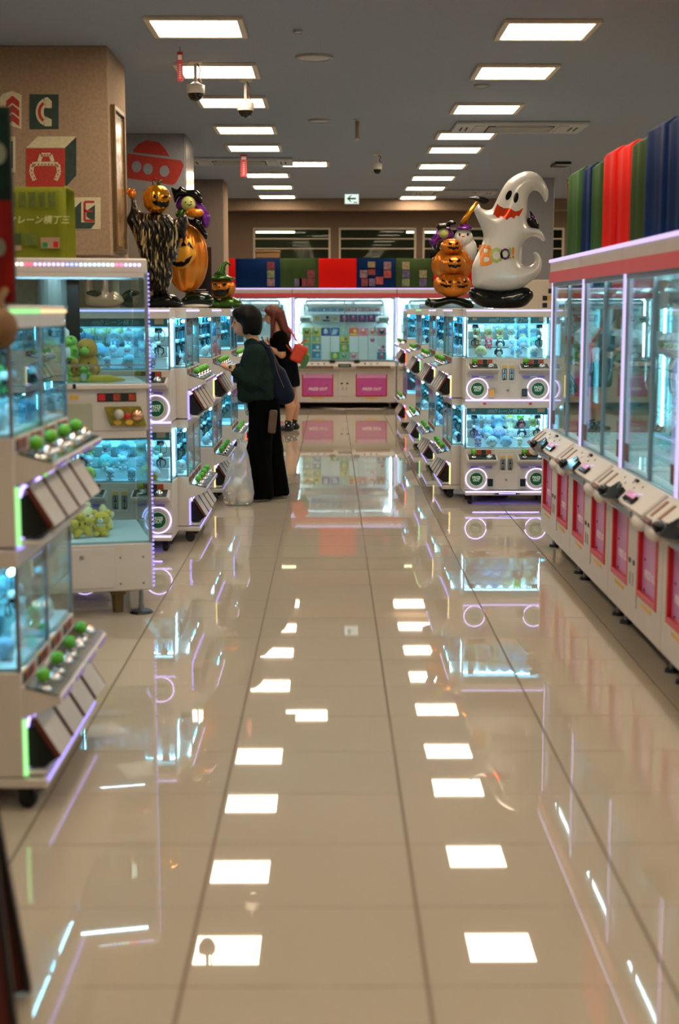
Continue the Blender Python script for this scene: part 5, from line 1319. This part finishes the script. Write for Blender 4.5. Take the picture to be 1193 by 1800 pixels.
# reaper on the left
Rf = Frame(370, 1188, 9.98 / 2500 / 4.97); rk = Rf.k
rp = empty('reaper_balloon', (-1.172, 9.98, TOPZ), 0, 'foil scarecrow balloon with gold pumpkin head and black gold streaked robe', 'balloon', 'foil balloons on the left machines')
RB = bpy.data.materials.new('foil_streaked_robe'); RB.use_nodes = True
nt = RB.node_tree; bs = nt.nodes['Principled BSDF']; tc = nt.nodes.new('ShaderNodeTexCoord'); mp = nt.nodes.new('ShaderNodeMapping'); mp.inputs['Scale'].default_value = (75, 10, 8)
nz = nt.nodes.new('ShaderNodeTexNoise'); nz.inputs['Scale'].default_value = 1.0; nz.inputs['Detail'].default_value = 3; nz.inputs['Distortion'].default_value = 1.2
cr = nt.nodes.new('ShaderNodeValToRGB'); cr.color_ramp.elements[0].position = .56; cr.color_ramp.elements[1].position = .62
cr.color_ramp.elements[0].color = (*lin('#0b0a08'), 1); cr.color_ramp.elements[1].color = (*lin('#c8b07a'), 1)
nt.links.new(tc.outputs['Object'], mp.inputs[0]); nt.links.new(mp.outputs[0], nz.inputs['Vector']); nt.links.new(nz.outputs['Fac'], cr.inputs[0]); nt.links.new(cr.outputs[0], bs.inputs['Base Color'])
bs.inputs['Roughness'].default_value = .3; bs.inputs['Metallic'].default_value = .4
robe = curvy(Rf.L([(78, 430), (112, 365), (122, 260), (150, 255), (190, 370), (290, 385), (430, 395), (480, 435), (565, 400), (600, 430), (588, 540), (565, 640), (545, 560), (520, 700), (492, 785), (462, 800), (465, 900), (440, 1000), (400, 1070), (300, 1075), (248, 1030), (240, 900), (232, 800), (190, 760), (160, 640), (128, 560), (95, 490)]), 3)
inflate('robe', robe, .085, .075, .009, RB, rp, 0, lambda X, Z, d: 1 + .16 * np.sin(X * 170 + 5 * np.sin(Z * 22)))
sh_ = pumpkin('pumpkin_head', rp, 340, 270, 122, 105, 125, FG, Rf, 10, .1, -.02)
hd_ = [o for o in COL.objects if o.name.startswith('pumpkin_head')][0]
a, b_ = Rf(350, 150); MB().tube([(a, -.02, b_ - .01), (a + .01, -.02, b_ + .015), (a + .025, -.025, b_ + .03)], [.016, .012, .007], FGR, 8).build('stem', hd_, True)
MB().tube([(a - .03, -.02, b_), (a - .03, -.02, b_ + .03), (a - .01, -.02, b_ + .04)], .004, FB, 6).build('loop', hd_, True)
decal('eye', Rf.L([(330, 235), (372, 262), (350, 275), (322, 262)]), sh_, FB, hd_, .006, .008); decal('eye', Rf.L([(450, 228), (405, 258), (420, 272), (448, 258)]), sh_, FB, hd_, .006, .008)
decal('mouth', Rf.L([(315, 285), (335, 300), (352, 285), (368, 305), (385, 295), (400, 312), (420, 300), (440, 300), (455, 275), (452, 320), (425, 345), (405, 335), (390, 352), (365, 335), (345, 330), (322, 315)]), sh_, FB, hd_, .006, .008)
hp = MB(); a, b_ = Rf(128, 225); hp.ell((a, 0, b_), (34 * rk, 30 * rk, 44 * rk), FOR, 12, 8)
for q, (u, v) in enumerate(((92, 178), (72, 190), (52, 205), (80, 222))):
    c = Rf(u, v); e_ = Rf(118, 205 + 8 * q - 10); hp.tube([(e_[0], 0, e_[1]), (c[0], -.012, c[1])], [11 * rk, 7 * rk], FOR, 8)
c = Rf(150, 185); hp.tube([(a, 0, b_), (c[0], -.01, c[1])], [14 * rk, 9 * rk], FOR, 8); hp.build('hand', rp, True)
inflate('base', curvy(Rf.L([(235, 1140), (270, 1085), (370, 1062), (470, 1075), (540, 1140), (545, 1180), (480, 1186), (300, 1186), (240, 1180)]), 3), .09, .07, .01, FB, rp, 0)
# huge pumpkin with witch
Bf = Frame(560, 1186, 12.25 / 2500 / 4.97); bk_ = Bf.k
bp_ = empty('pumpkin_balloon', (-1.222, 12.25, TOPZ), 0, 'tall orange foil pumpkin with grin and a witch on top, behind the scarecrow', 'balloon', 'foil balloons on the left machines')
ss = pumpkin('pumpkin_body', bp_, 560, 765, 182, 120, 292, FO, Bf, 12, .16, 0)
decal('face_patch', Bf.L(curvy([(500, 640), (590, 600), (640, 690), (650, 740), (610, 800), (550, 850), (480, 850), (440, 800), (460, 700)], 3)), ss, mat('foil_yellow_face', '#c98e2c', .28, .5), bp_, .012, .006)
decal('eye', Bf.L([(588, 615), (630, 690), (575, 655)]), ss, FB, bp_, .008, .01); decal('eye', Bf.L([(540, 615), (570, 658), (520, 665)]), ss, FB, bp_, .008, .01)
decal('mouth', Bf.L([(440, 770), (480, 800), (530, 790), (545, 810), (560, 775), (620, 738), (590, 800), (540, 832), (480, 835), (445, 815)]), ss, FB, bp_, .008, .012)
a, b_ = Bf(585, 305); wf = MB().ell((a, -.06, b_), (64 * bk_, 45 * bk_, 66 * bk_), FWI, 16, 10).build('witch_face', bp_, True)
inflate('witch_hair', curvy(Bf.L([(470, 320), (500, 250), (560, 225), (640, 240), (700, 310), (765, 400), (745, 500), (690, 490), (660, 420), (640, 360), (520, 370)]), 3), .06, .06, .012, FP, wf, -.01)
inflate('witch_hat', curvy(Bf.L([(440, 170), (490, 185), (520, 158), (570, 190), (650, 190), (695, 235), (700, 300), (665, 285), (620, 245), (560, 235), (500, 250), (470, 300), (455, 240)]), 3), .05, .04, .01, FB, wf, -.05)
a, b_ = Bf(640, 385); MB().ell((a, -.10, b_), (80 * bk_, 44 * bk_, 40 * bk_), FO, 30, 10, (10, .2)).build('small_pumpkin', bp_, True)
for q, (u, v) in enumerate(((565, 295), (612, 292))): a, b_ = Bf(u, v); MB().ell((a, -.06 - 40 * bk_, b_), (8 * bk_, 8 * bk_, 5 * bk_), FB, 8, 5).build('eye', wf, True)
a, b_ = Bf(597, 318); MB().tube([(a - .02, -.06 - 40 * bk_, b_ + .006), (a, -.06 - 43 * bk_, b_ - .004), (a + .02, -.06 - 40 * bk_, b_ + .008)], .004, FB, 6).build('mouth', wf, True)
inflate('black_cat', curvy(Bf.L([(580, 430), (620, 440), (650, 420), (690, 440), (705, 420), (700, 470), (745, 560), (735, 608), (700, 570), (660, 520), (600, 480)]), 3), .04, .035, .01, FB, bp_, -.09)
a, b_ = Bf(515, 385); MB().ell((a, -.07, b_), (45 * bk_, 25 * bk_, 30 * bk_), FGR, 12, 8, None, Matrix.Rotation(-.7, 3, 'Y')).build('green_leaf', bp_, True)
inflate('base', curvy(Bf.L([(505, 1110), (560, 1060), (640, 1045), (730, 1060), (785, 1110), (770, 1160), (700, 1184), (590, 1184), (530, 1160)]), 3), .10, .08, .012, FGB, bp_, 0)
a, b_ = Bf(645, 1165); MB().ell((a, -.06, b_), (110 * bk_, 40 * bk_, 20 * bk_), FW, 16, 8).build('white_foot', bp_, True)
# small pumpkin in a hat
Sf = Frame(905, 1190, 14.4 / 2500 / 4.97); sk = Sf.k
sp = empty('pumpkin_balloon', (-1.09, 14.32, TOPZ), 0, 'small orange foil pumpkin in a green witch hat above the dark haired person', 'balloon', 'foil balloons on the left machines')
sf = pumpkin('pumpkin_head', sp, 900, 1015, 126, 105, 95, FO, Sf, 12, .1, 0)
hh = MB(); a, b_ = Sf(895, 935); hh.lathe([(0, -.01), (126 * sk, -.012), (130 * sk, .004), (80 * sk, .02), (58 * sk, .035)], FGR, c=(a, 0, b_), n=24)
hh.tube([(a, 0, b_ + .02), (Sf(905, 870)[0], 0, Sf(905, 870)[1]), (Sf(925, 820)[0], 0, Sf(925, 820)[1]), (Sf(960, 798)[0], 0, Sf(960, 798)[1]), (Sf(985, 825)[0], -.01, Sf(985, 825)[1])], [60 * sk, 36 * sk, 22 * sk, 14 * sk, 8 * sk], FGR, 14); hh.build('witch_hat', sp, True)
decal('mouth', Sf.L([(812, 1020), (850, 1040), (900, 1030), (950, 1035), (982, 1012), (970, 1060), (930, 1090), (870, 1090), (830, 1065)]), sf, FB, sp, .007, .012)
for u in (855, 938): decal('eye', Sf.L(ellipse(u, 988, 14, 18, 12)), sf, FB, sp, .005, .012)
decal('nose', Sf.L([(895, 998), (885, 1012), (905, 1012)]), sf, FB, sp, .004, .012)
inflate('base', curvy(Sf.L([(775, 1150), (800, 1105), (850, 1095), (885, 1120), (930, 1095), (1010, 1095), (1080, 1140), (1080, 1180), (1000, 1189), (800, 1189)]), 3), .09, .07, .012, FGR, sp, 0)
# pale crescent balloon seen through the cabinet
pb2 = empty('crescent_balloon', (-1.50, 9.58, TOPZ), 0, 'pale peach foil crescent balloon standing behind the cabinet glass', 'balloon')
FPE = mat('foil_peach', '#d9a58a', .2, .35, bump=.2, bscale=20)
inflate('body', curvy([(-.13, .02), (-.05, -.0), (.05, .0), (.13, .045), (.06, .11), (.02, .10), (.02, .22), (-.02, .23), (-.03, .12), (-.08, .11), (-.09, .2), (-.13, .2), (-.14, .1)], 3), .055, .05, .008, FPE, pb2)
inflate('dark_mouth', curvy([(-.12, .09), (-.05, .07), (-.02, .10), (-.07, .115), (-.11, .11)], 3), .02, .02, .006, FB, pb2, -.045)
inflate('green_base', curvy([(.09, .02), (.18, .0), (.22, .06), (.17, .12), (.11, .09)], 3), .04, .04, .008, FGB, pb2, .02)
# dark sign board standing behind
t = empty('standing_board', (-1.11, 12.66, TOPZ), 0, 'black board with small white lines standing behind the tall pumpkin balloon', 'board')
B('board', t, BLACKP, -.17, .06, 0, .015, .012, .53, .003); MB().box(-.12, .02, -.02, .05, 0, .012, BLACKP, .002).build('foot', t)
for q in range(4): B('printed_line', t, TAGW, -.10, .03 - .02 * (q % 2), -.002, 0, .10 + .02 * q, .105 + .02 * q, 0)

# ================================================================== people
SKIN = mat('skin', '#c08d6a', .55, sss=.0); HAIRB = mat('hair_black', '#050505', .6, ior=1.25); HAIRR = mat('hair_auburn', '#5a1f12', .45, noise=.3, nscale=30)
JACK = mat('jacket_dark_green', '#172620', .9, ior=1.2, noise=.15, nscale=60, bump=.3, bscale=25); TROU = mat('trousers_black', '#040405', .95, ior=1.15); NAVY = mat('backpack_navy', '#0b1526', .8, ior=1.25, noise=.15, nscale=40)
TEE = mat('tee_black', '#060607', .95, ior=1.15); SKIRT = mat('skirt_black', '#080a10', .95, ior=1.15); SHOE = mat('shoe_tan', '#a98e66', .6); SOCK = mat('sock_black', '#0a0a0b', .9); BAGR = mat('bag_red', '#c23a18', .5, noise=.1, nscale=20)
LIP = mat('lip', '#8e5346', .6)
def hand_mesh(w, d, up, side, curl, hgt=.0042):
    """palm and five separate bent fingers. w wrist, d towards the fingertips, up = back of the hand, side = thumb side"""
    w = Vector(w); d = Vector(d).normalized(); up = Vector(up); up = (up - d * up.dot(d)).normalized(); sd = Vector(side); sd = (sd - d * sd.dot(d) - up * sd.dot(up)).normalized()
    P = []
    for o in (-.024, -.008, .008, .024): P.append((w + sd * o * .7, w + d * .085 + sd * o, .016, .0115))
    palm = P[:]
    F = []
    for i, (o, l) in enumerate(((.027, .07), (.009, .08), (-.009, .075), (-.026, .058))):
        b = w + d * .085 + sd * o; a = curl; prev = b; dirv = d.copy()
        for q, (ll, r0, r1) in enumerate(((.45, .0092, .0085), (.32, .0085, .0078), (.25, .0078, .0065))):
            ang = a * (q + 1) * .62; dv = (d * math.cos(ang) - up * math.sin(ang)); nx = prev + dv * (l * ll); F.append((prev, nx, r0, r1)); prev = nx
    b = w + d * .03 + sd * .026; m_ = b + (d * .6 + sd * .7 - up * .3).normalized() * .034; e = m_ + (d * .9 - up * .5 + sd * .05).normalized() * .03
    F += [(b, m_, .0125, .0105), (m_, e, .0105, .008)]
    def f(X, Y, Z):
        dd = None
        for p in palm: e2 = s_cap(X, Y, Z, p[0], p[1], p[2], p[3]); dd = e2 if dd is None else smin(dd, e2, .012)
        for p in F: dd = smin(dd, s_cap(X, Y, Z, p[0], p[1], p[2], p[3]), .003)
        return dd
    pts = np.array([list(p[0]) for p in palm + F] + [list(p[1]) for p in palm + F]); 
    return snet(f, pts.min(0) - .025, pts.max(0) + .025, hgt)
def body_mesh(name, parts, hands, m, lo, hi, h, parent, k=.03):
    def f(X, Y, Z):
        d = None
        for p in parts: e = p[0](X, Y, Z, *p[1:]); d = e if d is None else smin(d, e, k if p[0] is not ELL or len(p) < 5 else .012)
        return d
    V, F = snet(f, lo, hi, h); V = V.tolist(); F = F.tolist()
    for hv, hf in hands:
        n = len(V); V += hv.tolist(); F += (hf + n).tolist()
    me = bpy.data.meshes.new(name); me.from_pydata(V, [], F); me.materials.append(m); me.polygons.foreach_set('use_smooth', [True] * len(me.polygons)); me.update()
    return link(name, me, parent)
# --- person in the green jacket, facing the left machines
p1 = empty('person', (-.545, 12.03, 0), 0, 'person in dark green jacket and wide black trousers with navy backpack', 'person')
wl, wr = (-.285, -.155, 1.115), (-.27, .12, 1.115)
hl = hand_mesh(wl, (-.8, .42, .40), (-.3, -.1, 1), (0, 1, .2), .75); hr_ = hand_mesh(wr, (-1, -.1, .25), (-.2, .1, 1), (0, -1, .2), .5)
body_mesh('body', [(ELL, (-.165, 0, 1.53), (.098, .078, .105)), (CAP, (-.20, 0, 1.485), (-.215, 0, 1.425), .066, .042), (CAP, (-.268, 0, 1.488), (-.285, 0, 1.466), .012, .013), (ELL, (-.255, 0, 1.428), (.018, .026, .010)), (CAP, (-.148, 0, 1.45), (-.095, 0, 1.29), .050, .056),
    (ELL, (-.155, -.078, 1.485), (.018, .008, .03)), (ELL, (-.155, .078, 1.485), (.018, .008, .03)),
    (CAP, (-.08, -.1, 1.20), (-.08, .1, 1.20), .075, .075), (CAP, (-.08, 0, 1.18), (-.03, 0, .9), .11, .11),
    (CAP, (-.075, -.175, 1.235), (-.135, -.215, 1.015), .05, .042), (CAP, (-.135, -.215, 1.015), wl, .041, .028), (CAP, (-.075, .175, 1.235), (-.12, .2, 1.015), .05, .042), (CAP, (-.12, .2, 1.015), wr, .041, .028),
    (CAP, (-.025, -.09, .88), (-.06, -.09, .46), .09, .06), (CAP, (-.06, -.09, .46), (-.06, -.09, .08), .058, .04), (CAP, (-.01, .09, .88), (.03, .1, .46), .09, .06), (CAP, (.03, .1, .46), (.07, .1, .08), .058, .04)],
    [hl, hr_], SKIN, (-.42, -.34, .0), (.22, .34, 1.68), .011, p1)
for q in (-1, 1): MB().ell((-.262, q * .033, 1.497), (.007, .012, .007), EYEB, 8, 6).build('eye', p1, True)
MB().ell((-.2685, 0, 1.432), (.006, .02, .005), LIP, 8, 5).build('mouth', p1, True)
implicit('hair', [(ELL, (-.158, 0, 1.545), (.118, .098, .105)), (ELL, (-.10, 0, 1.48), (.068, .094, .115)), (CAP, (-.15, -.076, 1.54), (-.165, -.080, 1.425), .045, .030), (CAP, (-.15, .076, 1.54), (-.165, .080, 1.425), .045, .030), (CAP, (-.245, -.04, 1.575), (-.245, .04, 1.575), .034, .034)], HAIRB, (-.36, -.16, 1.3), (.04, .16, 1.72), .008, .03, p1,
    sub=[(ELL, (-.310, 0, 1.455), (.092, .10, .10)), (RBX, (-.1, 0, 1.30), (.3, .3, .09), .01)])
jk = [(RBX, (-.085, 0, 1.04), (.135, .185, .20), .09), (RBX, (-.085, 0, .96), (.155, .195, .125), .06), (CAP, (-.085, -.13, 1.235), (-.085, .13, 1.235), .092, .092), (CAP, (-.085, -.17, 1.225), (-.115, -.21, 1.02), .080, .066), (CAP, (-.115, -.21, 1.02), (-.25, -.165, 1.095), .062, .046), (CAP, (-.085, .17, 1.225), (-.12, .205, 1.01), .082, .072), (CAP, (-.12, .205, 1.01), (-.245, .125, 1.10), .07, .052), (CAP, (-.125, -.03, 1.315), (-.125, .03, 1.315), .062, .062)]
implicit('jacket', jk, JACK, (-.40, -.36, .80), (.16, .36, 1.42), .0105, .035, p1, sub=[(CAP, (-.15, 0, 1.42), (-.12, 0, 1.31), .056, .052), (CAP, (-.30, -.145, 1.135), (-.245, -.17, 1.092), .038, .03)],
    post=lambda d, X, Y, Z: d + .004 * np.sin(Z * 55 + 3 * np.sin(Y * 18)) * np.sin(Y * 12 + X * 25))
tr = [(RBX, (-.03, 0, .84), (.125, .16, .10), .07), (CAP, (-.03, -.085, .80), (-.065, -.09, .42), .115, .10), (CAP, (-.065, -.09, .42), (-.055, -.09, .05), .10, .112), (CAP, (-.01, .085, .80), (.03, .1, .42), .115, .10), (CAP, (.03, .1, .42), (.075, .1, .05), .10, .112)]
implicit('trousers', tr, TROU, (-.22, -.26, .0), (.24, .26, .98), .0115, .03, p1, sub=[(RBX, (0, 0, -.1), (.6, .6, .125), .005)], post=lambda d, X, Y, Z: d + .004 * np.sin(X * 60 + Z * 8) * np.sin(Y * 50))
for q, (x, y) in enumerate(((-.075, -.09), (.055, .1))):
    sh = implicit('shoe', [(CAP, (x - .075, y, .035), (x + .05, y, .04), .036, .040), (CAP, (x + .02, y, .05), (x + .03, y, .10), .038, .04)], SHOE, (x - .14, y - .06, .0), (x + .12, y + .06, .15), .008, .02, p1, sub=[(RBX, (x, y, -.1), (.4, .3, .102), .002)])
    MB().box(x - .112, x + .09, y - .036, y + .036, 0, .014, FRAMEM, .006).build('sole', sh)
MB().lathe([(.029, -.012), (.031, 0), (.029, .012)], BLACKP, n=14).xf(Matrix.Translation((-.288, -.153, 1.117)) @ Matrix.Rotation(R(70), 4, 'Y')).build('watch_strap', p1)
bkp = implicit('backpack', [(RBX, (.045, 0, 1.15), (.05, .13, .16), .045, (0, -24, 0)), (RBX, (.115, 0, .97), (.085, .15, .15), .06, (0, -22, 0)), (RBX, (.16, 0, .91), (.05, .11, .09), .04, (0, -22, 0))], NAVY, (-.08, -.2, .72), (.32, .2, 1.36), .011, .03, p1)
bkp['label'] = 'navy blue backpack'
for q in (-1, 1):
    MB().tube([(.02, q * .1, 1.27), (-.04, q * .115, 1.325), (-.10, q * .12, 1.325), (-.16, q * .125, 1.27), (-.195, q * .13, 1.17), (-.16, q * .20, 1.06), (-.02, q * .21, .95), (.08, q * .13, .88)], [.02, .022, .022, .022, .02, .015, .013, .012], NAVY, 8).build('shoulder_strap', bkp, True)
MB().tube([(.03, -.04, 1.27), (.02, -.03, 1.305), (.02, .03, 1.305), (.03, .04, 1.27)], .010, NAVY, 8).build('grab_loop', bkp, True)
MB().tube([(.07, -.14, 1.2), (.10, -.15, 1.08), (.15, -.152, .96)], .003, mat('zip_tan', '#5a5038', .5), 6).build('zip', bkp)
pch = implicit('pouch', [(RBX, (.055, -.19, .68), (.035, .02, .10), .018, (0, 6, 0))], mat('pouch_brown', '#5a4330', .7, noise=.2, nscale=20), (-.02, -.23, .54), (.14, -.14, .82), .008, .01, p1)
MB().tube([(.045, -.19, .77), (.04, -.17, .86), (.03, -.15, .92)], .006, TROU, 6).build('pouch_cord', pch, True)
# --- person with auburn hair
p2 = empty('person', (-.573, 19.02, 0), 0, 'person with long auburn hair in black tee with a red shoulder bag', 'person')
wl2, wr2 = (-.235, -.14, 1.10), (-.22, .12, 1.12)
h2 = hand_mesh(wl2, (-.6, .35, .75), (-.7, -.3, -.2), (0, 1, .6), .55, .006); h3 = hand_mesh(wr2, (-.6, -.35, .7), (-.7, .3, -.2), (0, -1, .6), .55, .006)
body_mesh('body', [(ELL, (-.2, 0, 1.56), (.095, .075, .10)), (CAP, (-.23, 0, 1.515), (-.245, 0, 1.455), .062, .040), (CAP, (-.298, 0, 1.515), (-.312, 0, 1.495), .010, .012), (ELL, (-.28, 0, 1.455), (.016, .024, .009)), (CAP, (-.18, 0, 1.48), (-.12, 0, 1.30), .045, .052),
    (CAP, (-.11, -.1, 1.235), (-.11, .1, 1.235), .085, .085), (CAP, (-.11, 0, 1.2), (-.02, 0, .9), .11, .12),
    (CAP, (-.08, -.165, 1.25), (-.075, -.2, 1.02), .052, .045), (CAP, (-.075, -.2, 1.02), wl2, .044, .028), (CAP, (-.08, .165, 1.25), (-.07, .2, 1.02), .052, .045), (CAP, (-.07, .2, 1.02), wr2, .044, .028),
    (CAP, (-.01, -.085, .86), (.0, -.09, .45), .095, .062), (CAP, (.0, -.09, .45), (.03, -.09, .32), .062, .062), (CAP, (.03, -.09, .32), (.0, -.09, .07), .060, .036), (CAP, (.01, .085, .86), (.05, .09, .45), .095, .062), (CAP, (.05, .09, .45), (.085, .09, .32), .062, .062), (CAP, (.085, .09, .32), (.07, .09, .07), .060, .036)],
    [h2, h3], SKIN, (-.42, -.34, .0), (.22, .34, 1.70), .013, p2)
for q in (-1, 1): MB().ell((-.287, q * .032, 1.522), (.007, .012, .007), EYEB, 8, 6).build('eye', p2, True)
MB().ell((-.293, 0, 1.460), (.006, .018, .005), LIP, 8, 5).build('mouth', p2, True)
implicit('hair', [(ELL, (-.19, 0, 1.575), (.115, .095, .098)), (CAP, (-.12, -.04, 1.56), (-.02, -.06, 1.30), .075, .045), (CAP, (-.12, .04, 1.56), (-.02, .06, 1.30), .075, .045), (CAP, (-.02, 0, 1.32), (.0, 0, 1.2), .07, .035), (CAP, (-.19, -.075, 1.55), (-.215, -.085, 1.25), .034, .02), (CAP, (-.19, .075, 1.55), (-.215, .085, 1.25), .034, .02), (CAP, (-.275, -.05, 1.60), (-.275, .05, 1.60), .034, .034)], HAIRR, (-.4, -.2, 1.1), (.14, .2, 1.76), .011, .03, p2, sub=[(ELL, (-.32, 0, 1.485), (.088, .07, .098))])
MB().tube([(-.29, -.055, 1.525), (-.30, -.03, 1.525), (-.302, 0, 1.525), (-.30, .03, 1.525), (-.29, .055, 1.525)], .004, BLACKP, 6).tube([(-.29, -.06, 1.527), (-.2, -.082, 1.53)], .003, BLACKP, 6).build('glasses', p2)
implicit('tee', [(CAP, (-.10, -.11, 1.235), (-.10, .11, 1.235), .098, .098), (CAP, (-.125, 0, 1.19), (-.03, 0, .92), .125, .135), (CAP, (-.085, -.15, 1.245), (-.078, -.195, 1.10), .078, .066), (CAP, (-.085, .15, 1.245), (-.078, .195, 1.10), .078, .066)], TEE, (-.36, -.34, .84), (.18, .34, 1.40), .013, .035, p2, sub=[(CAP, (-.17, 0, 1.42), (-.14, 0, 1.32), .055, .05)])
MB().box(-.235, -.215, -.06, -.04, 1.195, 1.207, SIGNW, .002).build('shirt_print', p2)
implicit('skirt', [(CAP, (-.02, 0, .95), (.0, 0, .66), .135, .155), (CAP, (-.02, -.06, .9), (.0, -.08, .62), .12, .125), (CAP, (-.0, .06, .9), (.03, .08, .62), .12, .125)], SKIRT, (-.28, -.34, .5), (.3, .34, 1.12), .013, .03, p2, sub=[(RBX, (0, 0, .45), (.6, .6, .14), .01)])
for q, (x, y) in enumerate(((-.005, -.09), (.065, .09))):
    so = MB().lathe([(.050, 0), (.052, .05), (.046, .09), (.044, .095), (.0, .09)], SOCK, c=(x + .005, y, .05), n=14).build('sock', p2, True)
    dt = MB()
    for j in range(10): dt.ell((x + .005 + .05 * math.cos(2.4 * j), y + .05 * math.sin(2.4 * j), .065 + .0075 * j), .009, SIGNW, 6, 4)
    dt.build('white_dots', so, True)
    implicit('shoe', [(CAP, (x - .10, y, .035), (x + .04, y, .045), .034, .042)], BLACKP, (x - .17, y - .07, 0), (x + .12, y + .07, .12), .01, .02, p2, sub=[(RBX, (x, y, -.1), (.4, .3, .102), .002)])
bg = implicit('shoulder_bag', [(RBX, (.145, -.13, 1.03), (.095, .05, .12), .035, (0, 22, 0))], BAGR, (-.02, -.22, .84), (.32, -.04, 1.22), .011, .02, p2); bg['label'] = 'red leather shoulder bag'
MB().tube([(-.07, .10, 1.36), (-.03, -.02, 1.40), (.03, -.09, 1.34), (.12, -.13, 1.20), (.16, -.13, 1.15), (.24, -.13, 1.22)], .012, BAGR, 8).build('bag_strap', bg, True)
MB().tube([(-.12, -.12, 1.3), (-.06, -.19, 1.2), (.0, -.2, 1.12), (.06, -.17, 1.05)], .010, BAGR, 8).build('bag_strap', bg, True)
MB().prism(curvy([(.16, .86), (.22, .84), (.27, .92), (.28, 1.0), (.24, 1.02), (.20, .96)], 2), -.205, -.19, mat('cloth_green', '#3f6a3a', .8, noise=.3, nscale=25)).build('green_cloth', bg)
MB().box(-.01, .01, -.006, .006, 0, .14, SLOTG, .003).xf(Matrix.Translation((-.30, -.03, 1.12)) @ Matrix.Rotation(R(-20), 4, 'Y') @ Matrix.Scale(3.4, 4, (0, 1, 0))).build('phone', p2)

# clear carrier bag on the floor
BAGF = film('carrier_film', '#e9eef0', .34, .3)
t = empty('carrier_bag', (-.775, 11.70, 0), 0, 'clear plastic carrier bag of prizes on the floor beside the green jacket person', 'bag')
b = MB(); n = 40; V = []; F = []
prof = [(.02, .002), (.10, .002), (.122, .03), (.125, .10), (.11, .20), (.088, .30), (.062, .40), (.038, .48), (.026, .52)]
for j, (r, z) in enumerate(prof):
    for i in range(n):
        a = 2 * PI * i / n; q = 1 + (.10 * math.sin(5 * a + j) + .08 * math.sin(9 * a + 2 + j * .4)) * min(1, z * 4)
        V.append((r * q * math.cos(a) - z * .0 + (z * .06), r * q * math.sin(a) * .8, z))
for j in range(len(prof) - 1):
    for i in range(n): F.append((j * n + i, j * n + (i + 1) % n, (j + 1) * n + (i + 1) % n, (j + 1) * n + i))
b.add(V, F, BAGF); b.build('bag_film', t, True)
for q in (-1, 1): MB().tube([(.03 + q * .02, 0, .51), (.025 + q * .035, 0, .56), (.04 + q * .02, 0, .60), (.045, 0, .57)], .006, BAGF, 6).build('handle', t, True)
for i, (x, y, z, kd, c1, c2, s) in enumerate([(-.05, -.03, .012, 'bear', BG, W_, .13), (.05, -.03, .012, 'round', BG, IV, .12), (.0, .04, .012, 'bunny', W_, PK, .13), (.0, -.02, .13, 'round', W_, BG, .10)]):
    plush((-.775 + x, 11.70 + y, z), R(-20 + 25 * i), kd, c1, c2, s, '%s %s toy inside the clear carrier bag, %s' % (CN[c1], KN[kd], ['at its left', 'at its right', 'at its back', 'on top']
        [i]), 'prizes in the carrier bag')
# green ladder-like stand and cables under the right row
t = empty('floor_stand', (1.70, 8.62, 0), 0, 'small green edged rack lying on the floor under the right machines', 'rack')
B('green_edge', t, FGR, -.02, .0, -.06, .06, 0, .10, .003)
for q in range(3): MB().cyl((0, -.04 + .04 * q, .05), (.3, -.04 + .04 * q, .05), .006, .006, STEEL, 6).build('rail', t)
c = MB().tube([(1.0, 23.6, .006), (.8, 23.25, .006), (.5, 23.3, .006), (.2, 23.2, .006), (-.1, 23.4, .006), (-.3, 23.7, .006)], .006, TAGW, 6).build('power_cable', None, True); tag(c, 'pale cable lying on the floor under the middle back machine', 'cable')
